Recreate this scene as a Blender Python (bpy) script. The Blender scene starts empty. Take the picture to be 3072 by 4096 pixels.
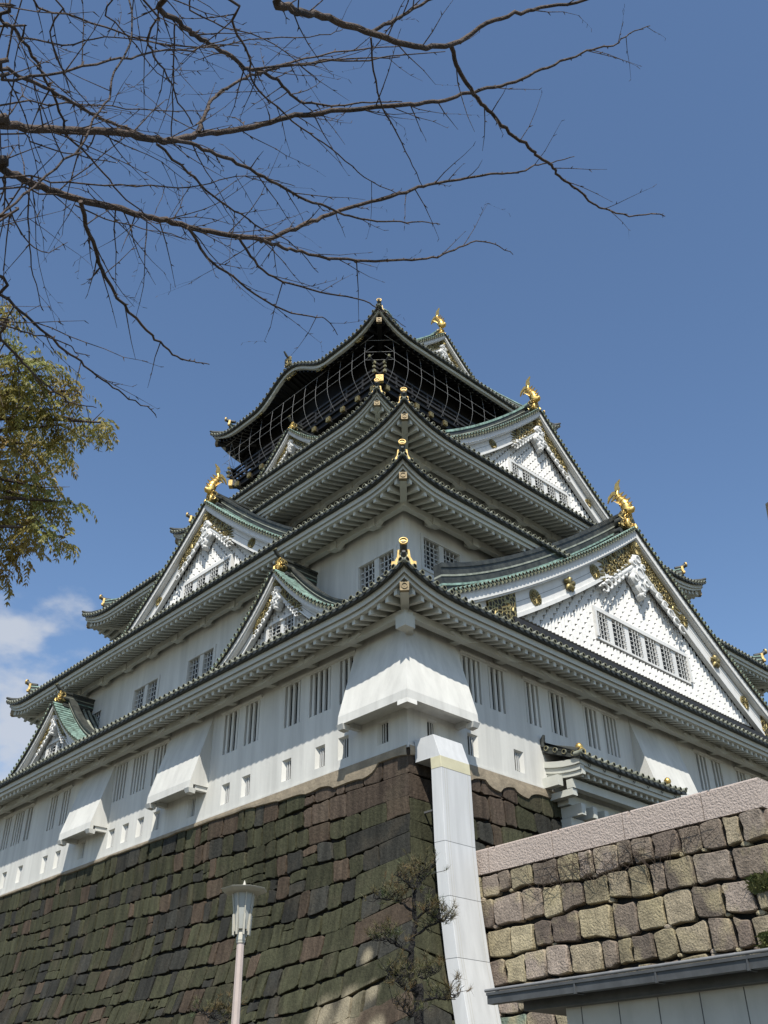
import bpy, math, random
import numpy as np
from mathutils import Vector
random.seed(7)
R = math.radians
sc = bpy.context.scene
COL = sc.collection

# ------------------------------------------------------------ camera
CAM = (-23.235, -23.163, -11.837)
FPX, YAW, PITCH, ROLL = 3931.7, R(43.792), R(33.236), R(-0.648)
fwd = np.array([math.sin(YAW) * math.cos(PITCH), math.cos(YAW) * math.cos(PITCH), math.sin(PITCH)])
rgt0 = np.array([math.cos(YAW), -math.sin(YAW), 0.0])
up0 = np.cross(rgt0, fwd)
rgt = math.cos(ROLL) * rgt0 + math.sin(ROLL) * up0
upv = -math.sin(ROLL) * rgt0 + math.cos(ROLL) * up0
cd = bpy.data.cameras.new('camera')
cam = bpy.data.objects.new('camera', cd)
COL.objects.link(cam)
from mathutils import Matrix
cam.matrix_world = Matrix(((rgt[0], upv[0], -fwd[0], CAM[0]), (rgt[1], upv[1], -fwd[1], CAM[1]), (rgt[2], upv[2], -fwd[2], CAM[2]), (0, 0, 0, 1)))
cd.sensor_fit = 'VERTICAL'
cd.sensor_height = 24.0
cd.lens = FPX / 4096 * 24.0
cd.clip_start = 0.1
cd.clip_end = 3000
sc.camera = cam

def ray(px, py):
    d = fwd + rgt * ((px - 1536) / FPX) + upv * ((2048 - py) / FPX)
    return d / np.linalg.norm(d)
def pt(px, py, D):
    return np.array(CAM) + ray(px, py) * D

# ------------------------------------------------------------ world, sun, exposure
SUN_V = np.array([-1.0, -1.06, 1.87]); SUN_V /= np.linalg.norm(SUN_V)
SUN_EL = math.asin(SUN_V[2]); SUN_AZ = math.atan2(SUN_V[0], SUN_V[1])
w = bpy.data.worlds.new('World'); sc.world = w; w.use_nodes = True
wt = w.node_tree; wn = wt.nodes; wl = wt.links
for n in list(wn): wn.remove(n)
wo = wn.new('ShaderNodeOutputWorld'); bg = wn.new('ShaderNodeBackground')
sky = wn.new('ShaderNodeTexSky'); sky.sky_type = 'NISHITA'; sky.sun_disc = False
sky.sun_elevation = SUN_EL; sky.sun_rotation = SUN_AZ
sky.altitude = 30; sky.air_density = 1.0; sky.dust_density = 0.35; sky.ozone_density = 2.0
hs = wn.new('ShaderNodeHueSaturation'); hs.inputs['Saturation'].default_value = 1.05; hs.inputs['Value'].default_value = 1.0
bg.inputs['Strength'].default_value = 0.118
wl.new(sky.outputs[0], hs.inputs['Color'])
# the low bank of cloud behind the castle
geo = wn.new('ShaderNodeTexCoord')
nz = wn.new('ShaderNodeTexNoise'); nz.inputs['Scale'].default_value = 9.0; nz.inputs['Detail'].default_value = 9; nz.inputs['Roughness'].default_value = 0.52
mp = wn.new('ShaderNodeMapping'); mp.inputs['Scale'].default_value = (1, 1, 1.7); mp.inputs['Location'].default_value = (3.1, 1.4, 0.3)
wl.new(geo.outputs['Generated'], mp.inputs[0]); wl.new(mp.outputs[0], nz.inputs['Vector'])
cdv = ray(-60, 2950)
dp = wn.new('ShaderNodeVectorMath'); dp.operation = 'DOT_PRODUCT'; dp.inputs[1].default_value = tuple(cdv)
wl.new(geo.outputs['Generated'], dp.inputs[0])
mr = wn.new('ShaderNodeMapRange'); mr.inputs['From Min'].default_value = 0.978; mr.inputs['From Max'].default_value = 0.9995; mr.inputs['To Min'].default_value = -0.40; mr.inputs['To Max'].default_value = 0.155
wl.new(dp.outputs['Value'], mr.inputs['Value'])
ad = wn.new('ShaderNodeMath'); ad.operation = 'ADD'
wl.new(nz.outputs[0], ad.inputs[0]); wl.new(mr.outputs[0], ad.inputs[1])
cr = wn.new('ShaderNodeMapRange'); cr.interpolation_type = 'SMOOTHSTEP'; cr.inputs['From Min'].default_value = 0.51; cr.inputs['From Max'].default_value = 0.68; cr.inputs['To Max'].default_value = 0.85
wl.new(ad.outputs[0], cr.inputs['Value'])
mx = wn.new('ShaderNodeMix'); mx.data_type = 'RGBA'
wl.new(cr.outputs[0], mx.inputs['Factor']); wl.new(hs.outputs[0], mx.inputs['A']); mx.inputs['B'].default_value = (3.7, 3.95, 4.4, 1)
wl.new(mx.outputs['Result'], bg.inputs['Color']); wl.new(bg.outputs[0], wo.inputs[0])
sd = bpy.data.lights.new('sun', 'SUN'); sd.energy = 4.5; sd.angle = R(0.5); sd.color = (1.0, 0.96, 0.88)
so = bpy.data.objects.new('sun', sd); COL.objects.link(so)
so.rotation_euler = Vector(tuple(SUN_V)).to_track_quat('Z', 'Y').to_euler()
so.location = (-60, -60, 90)
sc.view_settings.view_transform = 'Standard'; sc.view_settings.look = 'None'
sc.view_settings.exposure = 0.45; sc.view_settings.gamma = 1.0; sc.view_settings.use_curve_mapping = False
sc.render.engine = 'CYCLES'
sc.cycles.use_denoising = True
sc.cycles.max_bounces = 5; sc.cycles.diffuse_bounces = 2

# ------------------------------------------------------------ materials
def mat(name, col, rough=0.7, metal=0.0, var=0.0, vscale=3.0, bump=0.0, bscale=20.0, col2=None, streak=False, spec=0.4, attr=None):
    m = bpy.data.materials.new(name); m.use_nodes = True
    t = m.node_tree; n = t.nodes; l = t.links
    b = n['Principled BSDF']
    b.inputs['Roughness'].default_value = rough; b.inputs['Metallic'].default_value = metal
    b.inputs['Specular IOR Level'].default_value = spec
    c = (*col, 1)
    b.inputs['Base Color'].default_value = c
    tc = n.new('ShaderNodeTexCoord')
    src = None
    if attr:
        a = n.new('ShaderNodeAttribute'); a.attribute_name = attr
        src = a.outputs['Color']
    if var > 0 or col2:
        no = n.new('ShaderNodeTexNoise'); no.inputs['Scale'].default_value = vscale; no.inputs['Detail'].default_value = 7; no.inputs['Roughness'].default_value = 0.62
        ma = n.new('ShaderNodeMapping')
        if streak: ma.inputs['Scale'].default_value = (1.6, 1.6, 0.22)
        l.new(tc.outputs['Object'], ma.inputs[0]); l.new(ma.outputs[0], no.inputs['Vector'])
        rm = n.new('ShaderNodeMapRange'); rm.inputs['From Min'].default_value = 0.36; rm.inputs['From Max'].default_value = 0.64
        l.new(no.outputs[0], rm.inputs['Value'])
        mi = n.new('ShaderNodeMix'); mi.data_type = 'RGBA'
        l.new(rm.outputs[0], mi.inputs['Factor'])
        if src is not None:
            vm = n.new('ShaderNodeMix'); vm.data_type = 'RGBA'; vm.blend_type = 'MULTIPLY'; vm.inputs['Factor'].default_value = 1
            l.new(src, vm.inputs['A']); vm.inputs['B'].default_value = (1 - var, 1 - var, 1 - var, 1)
            l.new(vm.outputs['Result'], mi.inputs['A']); l.new(src, mi.inputs['B'])
        else:
            mi.inputs['A'].default_value = (*(col2 if col2 else [x * (1 - var) for x in col]), 1); mi.inputs['B'].default_value = c
        l.new(mi.outputs['Result'], b.inputs['Base Color'])
    elif src is not None:
        l.new(src, b.inputs['Base Color'])
    if bump > 0:
        nb = n.new('ShaderNodeTexNoise'); nb.inputs['Scale'].default_value = bscale; nb.inputs['Detail'].default_value = 5
        l.new(tc.outputs['Object'], nb.inputs['Vector'])
        bu = n.new('ShaderNodeBump'); bu.inputs['Strength'].default_value = bump; bu.inputs['Distance'].default_value = 0.05
        l.new(nb.outputs[0], bu.inputs['Height']); l.new(bu.outputs[0], b.inputs['Normal'])
    return m

M = {}
M['plaster'] = mat('white_plaster', (0.61, 0.60, 0.555), 0.8, var=0.17, vscale=0.7, bump=0.08, bscale=6, streak=True)
M['trim'] = mat('white_trim', (0.51, 0.51, 0.455), 0.75, var=0.10, vscale=1.2, bump=0.05, bscale=9)
M['carved'] = mat('carved_white', (0.67, 0.66, 0.63), 0.7, var=0.06, vscale=4, bump=0.1, bscale=12)
M['gap'] = mat('shade_behind_lattice', (0.04, 0.04, 0.038), 0.9)  # lattice backing coloured dark to deepen the shade in the notches
M['dark'] = mat('dark_interior', (0.012, 0.013, 0.014), 0.6)
M['bar'] = mat('window_bar', (0.50, 0.50, 0.48), 0.7)
M['tile'] = mat('weathered_copper_tile', (0.055, 0.058, 0.050), 0.55, var=0.5, vscale=2.5, col2=(0.02, 0.022, 0.02), bump=0.1, bscale=15)
M['verdi'] = mat('verdigris_tile', (0.27, 0.40, 0.34), 0.65, vscale=3.2, col2=(0.10, 0.14, 0.115))
M['tiletop'] = mat('pale_lit_tile', (0.34, 0.35, 0.29), 0.55, vscale=2.0, col2=(0.16, 0.17, 0.13))  # grey-green patina, with the sunlit look of the barrel tops put into the colour
M['gold'] = mat('gold_leaf', (0.80, 0.57, 0.20), 0.40, metal=0.85, vscale=8, col2=(0.52, 0.34, 0.10), bump=0.25, bscale=14)
M['softgold'] = mat('matt_gold_fitting', (0.58, 0.42, 0.17), 0.6, metal=0.45, vscale=7, col2=(0.40, 0.27, 0.09))
M['brass'] = mat('tarnished_brass', (0.26, 0.20, 0.11), 0.6, metal=0.35, vscale=7, col2=(0.14, 0.11, 0.065))
M['oldgold'] = mat('dull_gold', (0.36, 0.29, 0.13), 0.5, metal=0.75, vscale=6, col2=(0.2, 0.16, 0.075))
M['rim'] = mat('tile_rim', (0.42, 0.38, 0.22), 0.45, metal=0.5, vscale=6, col2=(0.22, 0.2, 0.12))
M['black'] = mat('black_lacquer', (0.010, 0.010, 0.010), 0.5, var=0.3, vscale=2, spec=0.2)
M['blackwood'] = mat('black_wood', (0.034, 0.032, 0.030), 0.55, var=0.3, vscale=3, spec=0.3)
M['wire'] = mat('net_wire', (0.30, 0.30, 0.30), 0.5)
M['stone'] = mat('dark_castle_stone', (0.07, 0.07, 0.06), 0.85, var=0.42, vscale=2.6, streak=True, attr='Col', bump=0.7, bscale=9, spec=0.15)
def add_sun_patch(m):
    # a patch of sunlight painted pale into the stone colour, low beside the corner
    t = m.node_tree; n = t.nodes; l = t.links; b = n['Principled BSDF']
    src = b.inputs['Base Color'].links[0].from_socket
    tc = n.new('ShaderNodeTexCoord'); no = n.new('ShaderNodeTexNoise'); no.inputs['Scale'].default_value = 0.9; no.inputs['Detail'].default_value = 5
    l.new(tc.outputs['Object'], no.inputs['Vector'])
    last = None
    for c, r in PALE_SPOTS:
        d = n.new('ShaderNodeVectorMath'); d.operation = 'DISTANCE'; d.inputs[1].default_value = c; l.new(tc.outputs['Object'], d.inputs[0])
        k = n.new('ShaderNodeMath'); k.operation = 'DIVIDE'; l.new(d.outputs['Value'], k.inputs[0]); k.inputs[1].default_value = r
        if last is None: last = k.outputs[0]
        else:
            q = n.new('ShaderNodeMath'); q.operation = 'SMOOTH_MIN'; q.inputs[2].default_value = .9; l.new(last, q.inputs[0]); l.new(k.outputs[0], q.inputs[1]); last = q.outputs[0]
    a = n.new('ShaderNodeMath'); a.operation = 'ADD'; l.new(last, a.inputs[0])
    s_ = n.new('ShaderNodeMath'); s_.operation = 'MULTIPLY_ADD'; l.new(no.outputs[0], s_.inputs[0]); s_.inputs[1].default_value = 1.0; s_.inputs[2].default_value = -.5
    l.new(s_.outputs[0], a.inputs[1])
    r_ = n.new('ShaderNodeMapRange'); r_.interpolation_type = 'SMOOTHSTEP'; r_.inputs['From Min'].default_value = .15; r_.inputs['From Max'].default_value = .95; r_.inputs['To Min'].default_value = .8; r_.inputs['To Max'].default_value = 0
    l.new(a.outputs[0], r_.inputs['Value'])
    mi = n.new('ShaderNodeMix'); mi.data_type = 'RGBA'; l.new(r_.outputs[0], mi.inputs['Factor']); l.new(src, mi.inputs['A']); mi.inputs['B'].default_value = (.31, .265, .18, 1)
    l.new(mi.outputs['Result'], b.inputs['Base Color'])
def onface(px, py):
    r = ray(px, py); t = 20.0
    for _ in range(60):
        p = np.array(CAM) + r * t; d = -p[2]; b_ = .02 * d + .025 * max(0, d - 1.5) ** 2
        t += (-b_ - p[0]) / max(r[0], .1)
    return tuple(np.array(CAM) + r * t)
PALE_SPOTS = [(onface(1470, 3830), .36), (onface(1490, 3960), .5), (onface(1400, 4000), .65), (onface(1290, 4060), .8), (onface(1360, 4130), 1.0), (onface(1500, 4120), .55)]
add_sun_patch(M['stone'])
M['joint'] = mat('stone_joint', (0.010, 0.010, 0.009), 0.95)
M['mortar'] = mat('tan_mortar', (0.31, 0.255, 0.18), 0.9, var=0.3, vscale=2.5, bump=0.4, bscale=9)
M['tanstone'] = mat('tan_granite', (0.3, 0.25, 0.2), 0.9, var=0.42, vscale=3.2, attr='Col', bump=0.9, bscale=16)
def mottle(m, col, scale, amt):
    t = m.node_tree; n = t.nodes; l = t.links; b = n['Principled BSDF']; src = b.inputs['Base Color'].links[0].from_socket
    tc = n.new('ShaderNodeTexCoord'); no = n.new('ShaderNodeTexNoise'); no.inputs['Scale'].default_value = scale; no.inputs['Detail'].default_value = 4
    l.new(tc.outputs['Object'], no.inputs['Vector'])
    r_ = n.new('ShaderNodeMapRange'); r_.inputs['From Min'].default_value = .52; r_.inputs['From Max'].default_value = .66; r_.inputs['To Max'].default_value = amt
    l.new(no.outputs[0], r_.inputs['Value'])
    mi = n.new('ShaderNodeMix'); mi.data_type = 'RGBA'; l.new(r_.outputs[0], mi.inputs['Factor']); l.new(src, mi.inputs['A']); mi.inputs['B'].default_value = (*col, 1)
    # fine granite speckle
    n2 = n.new('ShaderNodeTexNoise'); n2.inputs['Scale'].default_value = 38; n2.inputs['Detail'].default_value = 3; l.new(tc.outputs['Object'], n2.inputs['Vector'])
    r2 = n.new('ShaderNodeMapRange'); r2.inputs['From Min'].default_value = .35; r2.inputs['From Max'].default_value = .65; r2.inputs['To Min'].default_value = .72; r2.inputs['To Max'].default_value = 1.22; l.new(n2.outputs[0], r2.inputs['Value'])
    m2 = n.new('ShaderNodeVectorMath'); m2.operation = 'SCALE'; l.new(mi.outputs['Result'], m2.inputs[0]); l.new(r2.outputs[0], m2.inputs['Scale'])
    l.new(m2.outputs[0], b.inputs['Base Color'])
mottle(M['tanstone'], (.35, .295, .175), 1.1, .6)
def streaks(m, amt):
    t = m.node_tree; n = t.nodes; l = t.links; b = n['Principled BSDF']; src = b.inputs['Base Color'].links[0].from_socket
    tc = n.new('ShaderNodeTexCoord'); ma = n.new('ShaderNodeMapping'); ma.inputs['Scale'].default_value = (2.7, 2.7, .13)
    no = n.new('ShaderNodeTexNoise'); no.inputs['Scale'].default_value = 1.0; no.inputs['Detail'].default_value = 6; no.inputs['Roughness'].default_value = .6
    l.new(tc.outputs['Object'], ma.inputs[0]); l.new(ma.outputs[0], no.inputs['Vector'])
    r2 = n.new('ShaderNodeMapRange'); r2.inputs['From Min'].default_value = .46; r2.inputs['From Max'].default_value = .72; r2.inputs['To Min'].default_value = 1.0; r2.inputs['To Max'].default_value = 1 - amt; l.new(no.outputs[0], r2.inputs['Value'])
    m2 = n.new('ShaderNodeVectorMath'); m2.operation = 'SCALE'; l.new(src, m2.inputs[0]); l.new(r2.outputs[0], m2.inputs['Scale']); l.new(m2.outputs[0], b.inputs['Base Color'])
mottle(M['stone'], (.085, .070, .048), .8, .3)
M['coping'] = mat('pink_granite_coping', (0.41, 0.34, 0.295), 0.9, var=0.14, vscale=20, bump=1.0, bscale=17)
M['duct'] = mat('painted_duct', (0.54, 0.545, 0.54), 0.8, var=0.12, vscale=1.6, streak=True, spec=0.2)
M['ductband'] = mat('yellowed_duct_band', (0.53, 0.495, 0.34), 0.75, var=0.12, vscale=2)
M['seam'] = mat('panel_seam', (0.10, 0.10, 0.10), 0.7)
M['seamgrey'] = mat('dull_grey_metal', (0.20, 0.20, 0.20), 0.55, var=0.2, vscale=6)
M['pole'] = mat('pinkish_lamp_paint', (0.47, 0.39, 0.35), 0.5, var=0.10, vscale=5)
M['lampmetal'] = mat('pale_lamp_metal', (0.43, 0.41, 0.345), 0.5, var=0.12, vscale=7)
M['lampglass'] = mat('frosted_lamp_glass', (0.33, 0.34, 0.32), 0.4)
M['shedwall'] = mat('pale_shed_siding', (0.50, 0.50, 0.47), 0.6, var=0.10, vscale=2)
M['shedroof'] = mat('dark_shed_metal', (0.075, 0.078, 0.08), 0.5, var=0.3, vscale=5)
M['bark'] = mat('brown_bark', (0.095, 0.066, 0.050), 0.85, vscale=6, col2=(0.045, 0.034, 0.028), bump=0.6, bscale=40)
M['pinebark'] = mat('dark_pine_bark', (0.018, 0.016, 0.015), 0.9, var=0.4, vscale=14, bump=1.0, bscale=30)
M['needle'] = mat('pine_needle', (0.045, 0.068, 0.024), 0.6, vscale=2.4, col2=(0.12, 0.07, 0.024))
M['leaf'] = mat('olive_leaf', (0.27, 0.28, 0.085), 0.5, vscale=0.9, col2=(0.34, 0.23, 0.06))
M['weed'] = mat('green_weed', (0.085, 0.11, 0.035), 0.6, vscale=4, col2=(0.14, 0.14, 0.055))
M['vine'] = mat('dry_vine_stem', (0.05, 0.035, 0.025), 0.9)
M['ground'] = mat('gravel_ground', (0.12, 0.11, 0.08), 0.95, var=0.3, vscale=2, bump=0.5, bscale=30)
M['skin'] = mat('skin', (0.42, 0.26, 0.19), 0.6)
M['cloth'] = mat('dark_clothing', (0.035, 0.035, 0.042), 0.8)
M['hair'] = mat('black_hair', (0.012, 0.010, 0.009), 0.5)

def translucent(m, f):
    t = m.node_tree; n = t.nodes; l = t.links; b = n['Principled BSDF']; o = n['Material Output']
    tr_ = n.new('ShaderNodeBsdfTranslucent'); mx_ = n.new('ShaderNodeMixShader'); mx_.inputs[0].default_value = f
    l.new(b.inputs['Base Color'].links[0].from_socket, tr_.inputs['Color'])
    l.new(b.outputs[0], mx_.inputs[1]); l.new(tr_.outputs[0], mx_.inputs[2]); l.new(mx_.outputs[0], o.inputs['Surface'])
translucent(M['leaf'], .45); translucent(M['weed'], .3)
def filigree():
    m = mat('gold_filigree', (0.5, 0.4, 0.16), 0.42, metal=0.8)
    t = m.node_tree; n = t.nodes; l = t.links; b = n['Principled BSDF']
    tc = n.new('ShaderNodeTexCoord'); v = n.new('ShaderNodeTexVoronoi'); v.feature = 'DISTANCE_TO_EDGE'; v.inputs['Scale'].default_value = 4.5
    l.new(tc.outputs['Object'], v.inputs['Vector'])
    mr_ = n.new('ShaderNodeMapRange'); mr_.inputs['From Min'].default_value = 0.05; mr_.inputs['From Max'].default_value = 0.2; mr_.inputs['To Min'].default_value = 1; mr_.inputs['To Max'].default_value = 0
    l.new(v.outputs['Distance'], mr_.inputs['Value'])
    mi = n.new('ShaderNodeMix'); mi.data_type = 'RGBA'; mi.inputs['A'].default_value = (0.055, 0.04, 0.018, 1); mi.inputs['B'].default_value = (0.42, 0.33, 0.14, 1)
    l.new(mr_.outputs[0], mi.inputs['Factor']); l.new(mi.outputs['Result'], b.inputs['Base Color'])
    bu = n.new('ShaderNodeBump'); bu.inputs['Strength'].default_value = 1; bu.inputs['Distance'].default_value = 0.08
    l.new(mr_.outputs[0], bu.inputs['Height']); l.new(bu.outputs[0], b.inputs['Normal'])
    return m
M['filigree'] = filigree()

streaks(M['plaster'], .13); streaks(M['duct'], .12); streaks(M['stone'], .35); streaks(M['carved'], .12); streaks(M['shedwall'], .15)

# ------------------------------------------------------------ mesh helpers
class MB:
    def __init__(s): s.v = []; s.f = []; s.m = []; s.s = []; s.c = []
    def add(s, vs, fs, m=0, smooth=False, col=None):
        b = len(s.v); s.v.extend([tuple(p) for p in vs])
        for f in fs:
            s.f.append(tuple(b + i for i in f)); s.m.append(m); s.s.append(smooth); s.c.append(col)
    def hexa(s, p, m=0, col=None):      # 8 points: 0-3 one face, 4-7 the facing one
        s.add(p, [(3, 2, 1, 0), (4, 5, 6, 7), (0, 1, 5, 4), (1, 2, 6, 5), (2, 3, 7, 6), (3, 0, 4, 7)], m, col=col)
    def box(s, x0, x1, y0, y1, z0, z1, m=0):
        s.hexa([(x0, y0, z0), (x1, y0, z0), (x1, y1, z0), (x0, y1, z0), (x0, y0, z1), (x1, y0, z1), (x1, y1, z1), (x0, y1, z1)], m)
    def tube(s, pts, rads, n=8, m=0, cap=True, smooth=True):
        pts = [np.array(p, float) for p in pts]
        k = len(pts); vs = []; ref = None
        for i in range(k):
            d = pts[min(i + 1, k - 1)] - pts[max(i - 1, 0)]
            L = np.linalg.norm(d); d = d / L if L > 1e-9 else np.array([0, 0, 1.0])
            if ref is None:
                ref = np.array([0, 0, 1.0]) if abs(d[2]) < 0.9 else np.array([1.0, 0, 0])
            a = np.cross(d, ref); a /= (np.linalg.norm(a) + 1e-12); b = np.cross(a, d); ref = b
            r = rads[i] if hasattr(rads, '__len__') else rads
            for j in range(n):
                t = 2 * math.pi * j / n
                vs.append(pts[i] + r * (math.cos(t) * a + math.sin(t) * b))
        fs = []
        for i in range(k - 1):
            for j in range(n):
                fs.append((i * n + j, i * n + (j + 1) % n, (i + 1) * n + (j + 1) % n, (i + 1) * n + j))
        s.add(vs, fs, m, smooth)
        if cap:
            s.add(vs[:n], [tuple(range(n))[::-1]], m); s.add(vs[-n:], [tuple(range(n))], m)
    def disc_cap(s, c, ax, e1, e2, r, m_rim, m_in, L=0.3, m_side=None, n=10, boss=None):
        # round tile end: barrel, raised rim, sunk face
        c = np.array(c, float); ax = np.array(ax, float); e1 = np.array(e1, float); e2 = np.array(e2, float)
        cs = [(math.cos(2 * math.pi * j / n), math.sin(2 * math.pi * j / n)) for j in range(n)]
        ring = lambda rr, d: [c + ax * d + e1 * (rr * a) + e2 * (rr * b) for a, b in cs]
        r0 = ring(r, -L); r1 = ring(r, 0); r2 = ring(r * 0.78, 0.0); r3 = ring(r * 0.74, -0.05)
        q = [(j, (j + 1) % n, n + (j + 1) % n, n + j) for j in range(n)]
        s.add(r0 + r1, q, m_rim if m_side is None else m_side, True)
        s.add(r1 + r2, q, m_rim); s.add(r2 + r3, q, m_in); s.add(r3, [tuple(range(n))], m_in)
        if boss is not None:
            s.add([c + ax * -0.02 + e1 * (r * .25 * a) + e2 * (r * .25 * b) for a, b in cs], [tuple(range(n))], boss)
    def build(s, name, mats, parent=None, off=None):
        me = bpy.data.meshes.new(name)
        vs = s.v
        me.from_pydata(vs, [], s.f)
        for m in mats: me.materials.append(M[m] if isinstance(m, str) else m)
        me.polygons.foreach_set('material_index', s.m)
        me.polygons.foreach_set('use_smooth', s.s)
        if any(c is not None for c in s.c):
            at = me.attributes.new('Col', 'FLOAT_COLOR', 'CORNER')
            arr = np.ones((len(me.loops), 4), np.float32)
            i = 0
            for f, c in zip(s.f, s.c):
                k = len(f)
                if c is not None: arr[i:i + k, :3] = c
                i += k
            at.data.foreach_set('color', arr.ravel())
        me.update()
        o = bpy.data.objects.new(name, me); COL.objects.link(o)
        if parent is not None:
            o.parent = parent
            p = parent; L = Vector((0, 0, 0))
            # vertices are given in world space: undo the root's offset once, on the first level
            if parent.type == 'EMPTY': o.location = -Vector(parent.location)
        return o
def empty(name, loc, label, cat, group=None):
    o = bpy.data.objects.new(name, None); COL.objects.link(o); o.location = loc
    o.empty_display_size = 0.5
    tag(o, label, cat, group); return o
def tag(o, label=None, cat=None, group=None, kind=None):
    if label: o['label'] = label
    if cat: o['category'] = cat
    if group: o['group'] = group
    if kind: o['kind'] = kind
    return o

# ------------------------------------------------------------ ground
g = MB(); N = 24
g.add([(-600, -600, -13.45), (700, -600, -13.45), (700, 700, -13.45), (-600, 700, -13.45)], [(0, 1, 2, 3)])
tag(g.build('ground', ['ground']), kind='structure')

# ============================================================ THE CASTLE
CX, CY = 17.89, 19.543
castle = empty('castle_keep', (CX, CY, 0), 'tall white castle keep with five tiers of copper-tiled roofs on a dark stone base', 'castle')

class Side:
    """one side of a rectangle of eaves: u along it, o outward, z up"""
    def __init__(s, rect, key):
        s.X0, s.X1, s.Y0, s.Y1 = rect; s.key = key
        s.len = (s.Y1 - s.Y0) if key in 'LM' else (s.X1 - s.X0)
    def p(s, u, o, z):
        k = s.key
        if k == 'L': return (s.X0 - o, s.Y0 + u, z)
        if k == 'M': return (s.X1 + o, s.Y0 + u, z)
        if k == 'R': return (s.X0 + u, s.Y0 - o, z)
        return (s.X0 + u, s.Y1 + o, z)
    def mit(s, u, o): return -o + u * (s.len + 2 * o) / s.len
    def n(s): return {'L': (-1, 0, 0), 'M': (1, 0, 0), 'R': (0, -1, 0), 'S': (0, 1, 0)}[s.key]
    def t(s): return (0, 1, 0) if s.key in 'LM' else (1, 0, 0)

def rise_fn(A, D, L, bump=None):
    def f(u):
        d = min(max(min(u, L - u), 0), D)
        z = A * (1 - d / D) ** 2.6
        if bump: z += bump(u)
        return z
    return f

def usamples(L, D):
    a = [D * (i / 9) ** 1.3 for i in range(10)]
    mid = list(np.linspace(D, L - D, max(int((L - 2 * D) / 1.2), 4)))
    return a[:-1] + mid + [L - x for x in a[::-1]][1:]

def sweep(mb, sd_, us, prof, zf, m=0, close=True):
    k = len(prof); vs = []
    for u in us:
        z0 = zf(u)
        for o, dz in prof: vs.append(sd_.p(sd_.mit(u, o), o, z0 + dz))
    fs = []
    for i in range(len(us) - 1):
        for j in range(k if close else k - 1):
            j2 = (j + 1) % k
            fs.append((i * k + j, i * k + j2, (i + 1) * k + j2, (i + 1) * k + j))
    mb.add(vs, fs, m)
    if close:
        mb.add(vs[:k], [tuple(range(k))], m); mb.add(vs[-k:], [tuple(range(k))[::-1]], m)

ZUP = np.array([0, 0, 1.0])
def eave_tiles(mb, sd_, us, zf, L, sp=0.372, r=0.108, out=0.25):
    n = int(L / sp); t = np.array(sd_.t(), float); nn = np.array(sd_.n(), float)
    # flat dark course behind the tile ends
    sweep(mb, sd_, us, [(out - 0.07, -0.04), (out - 0.07, -0.20), (-0.3, -0.20), (-0.3, 0.10), (-0.05, 0.06)], zf, 0)
    for i in range(n):
        u = (i + 0.5) * L / n
        z = zf(u)
        c = sd_.p(sd_.mit(u, out), out, z)
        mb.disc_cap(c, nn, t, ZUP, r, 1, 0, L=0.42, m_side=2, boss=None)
        if i < n - 1:   # hanging crescent between two tile ends
            u2 = (i + 1.5) * L / n
            vs = []
            for k in range(6):
                q = k / 5; uu = u + (u2 - u) * q; zz = zf(uu); s_ = math.sin(math.pi * q)
                a = sd_.p(sd_.mit(uu, out), out - 0.03, zz - 0.03 - 0.055 * s_)
                b = sd_.p(sd_.mit(uu, out), out - 0.03, zz - 0.09 - 0.085 * s_)
                b2 = sd_.p(sd_.mit(uu, out), out - 0.03, zz - 0.115 - 0.085 * s_)
                vs += [a, b, b2]
            mb.add(vs, [(3 * k, 3 * k + 1, 3 * k + 4, 3 * k + 3) for k in range(5)], 0)
            mb.add(vs, [(3 * k + 1, 3 * k + 2, 3 * k + 5, 3 * k + 4) for k in range(5)], 0)

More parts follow.
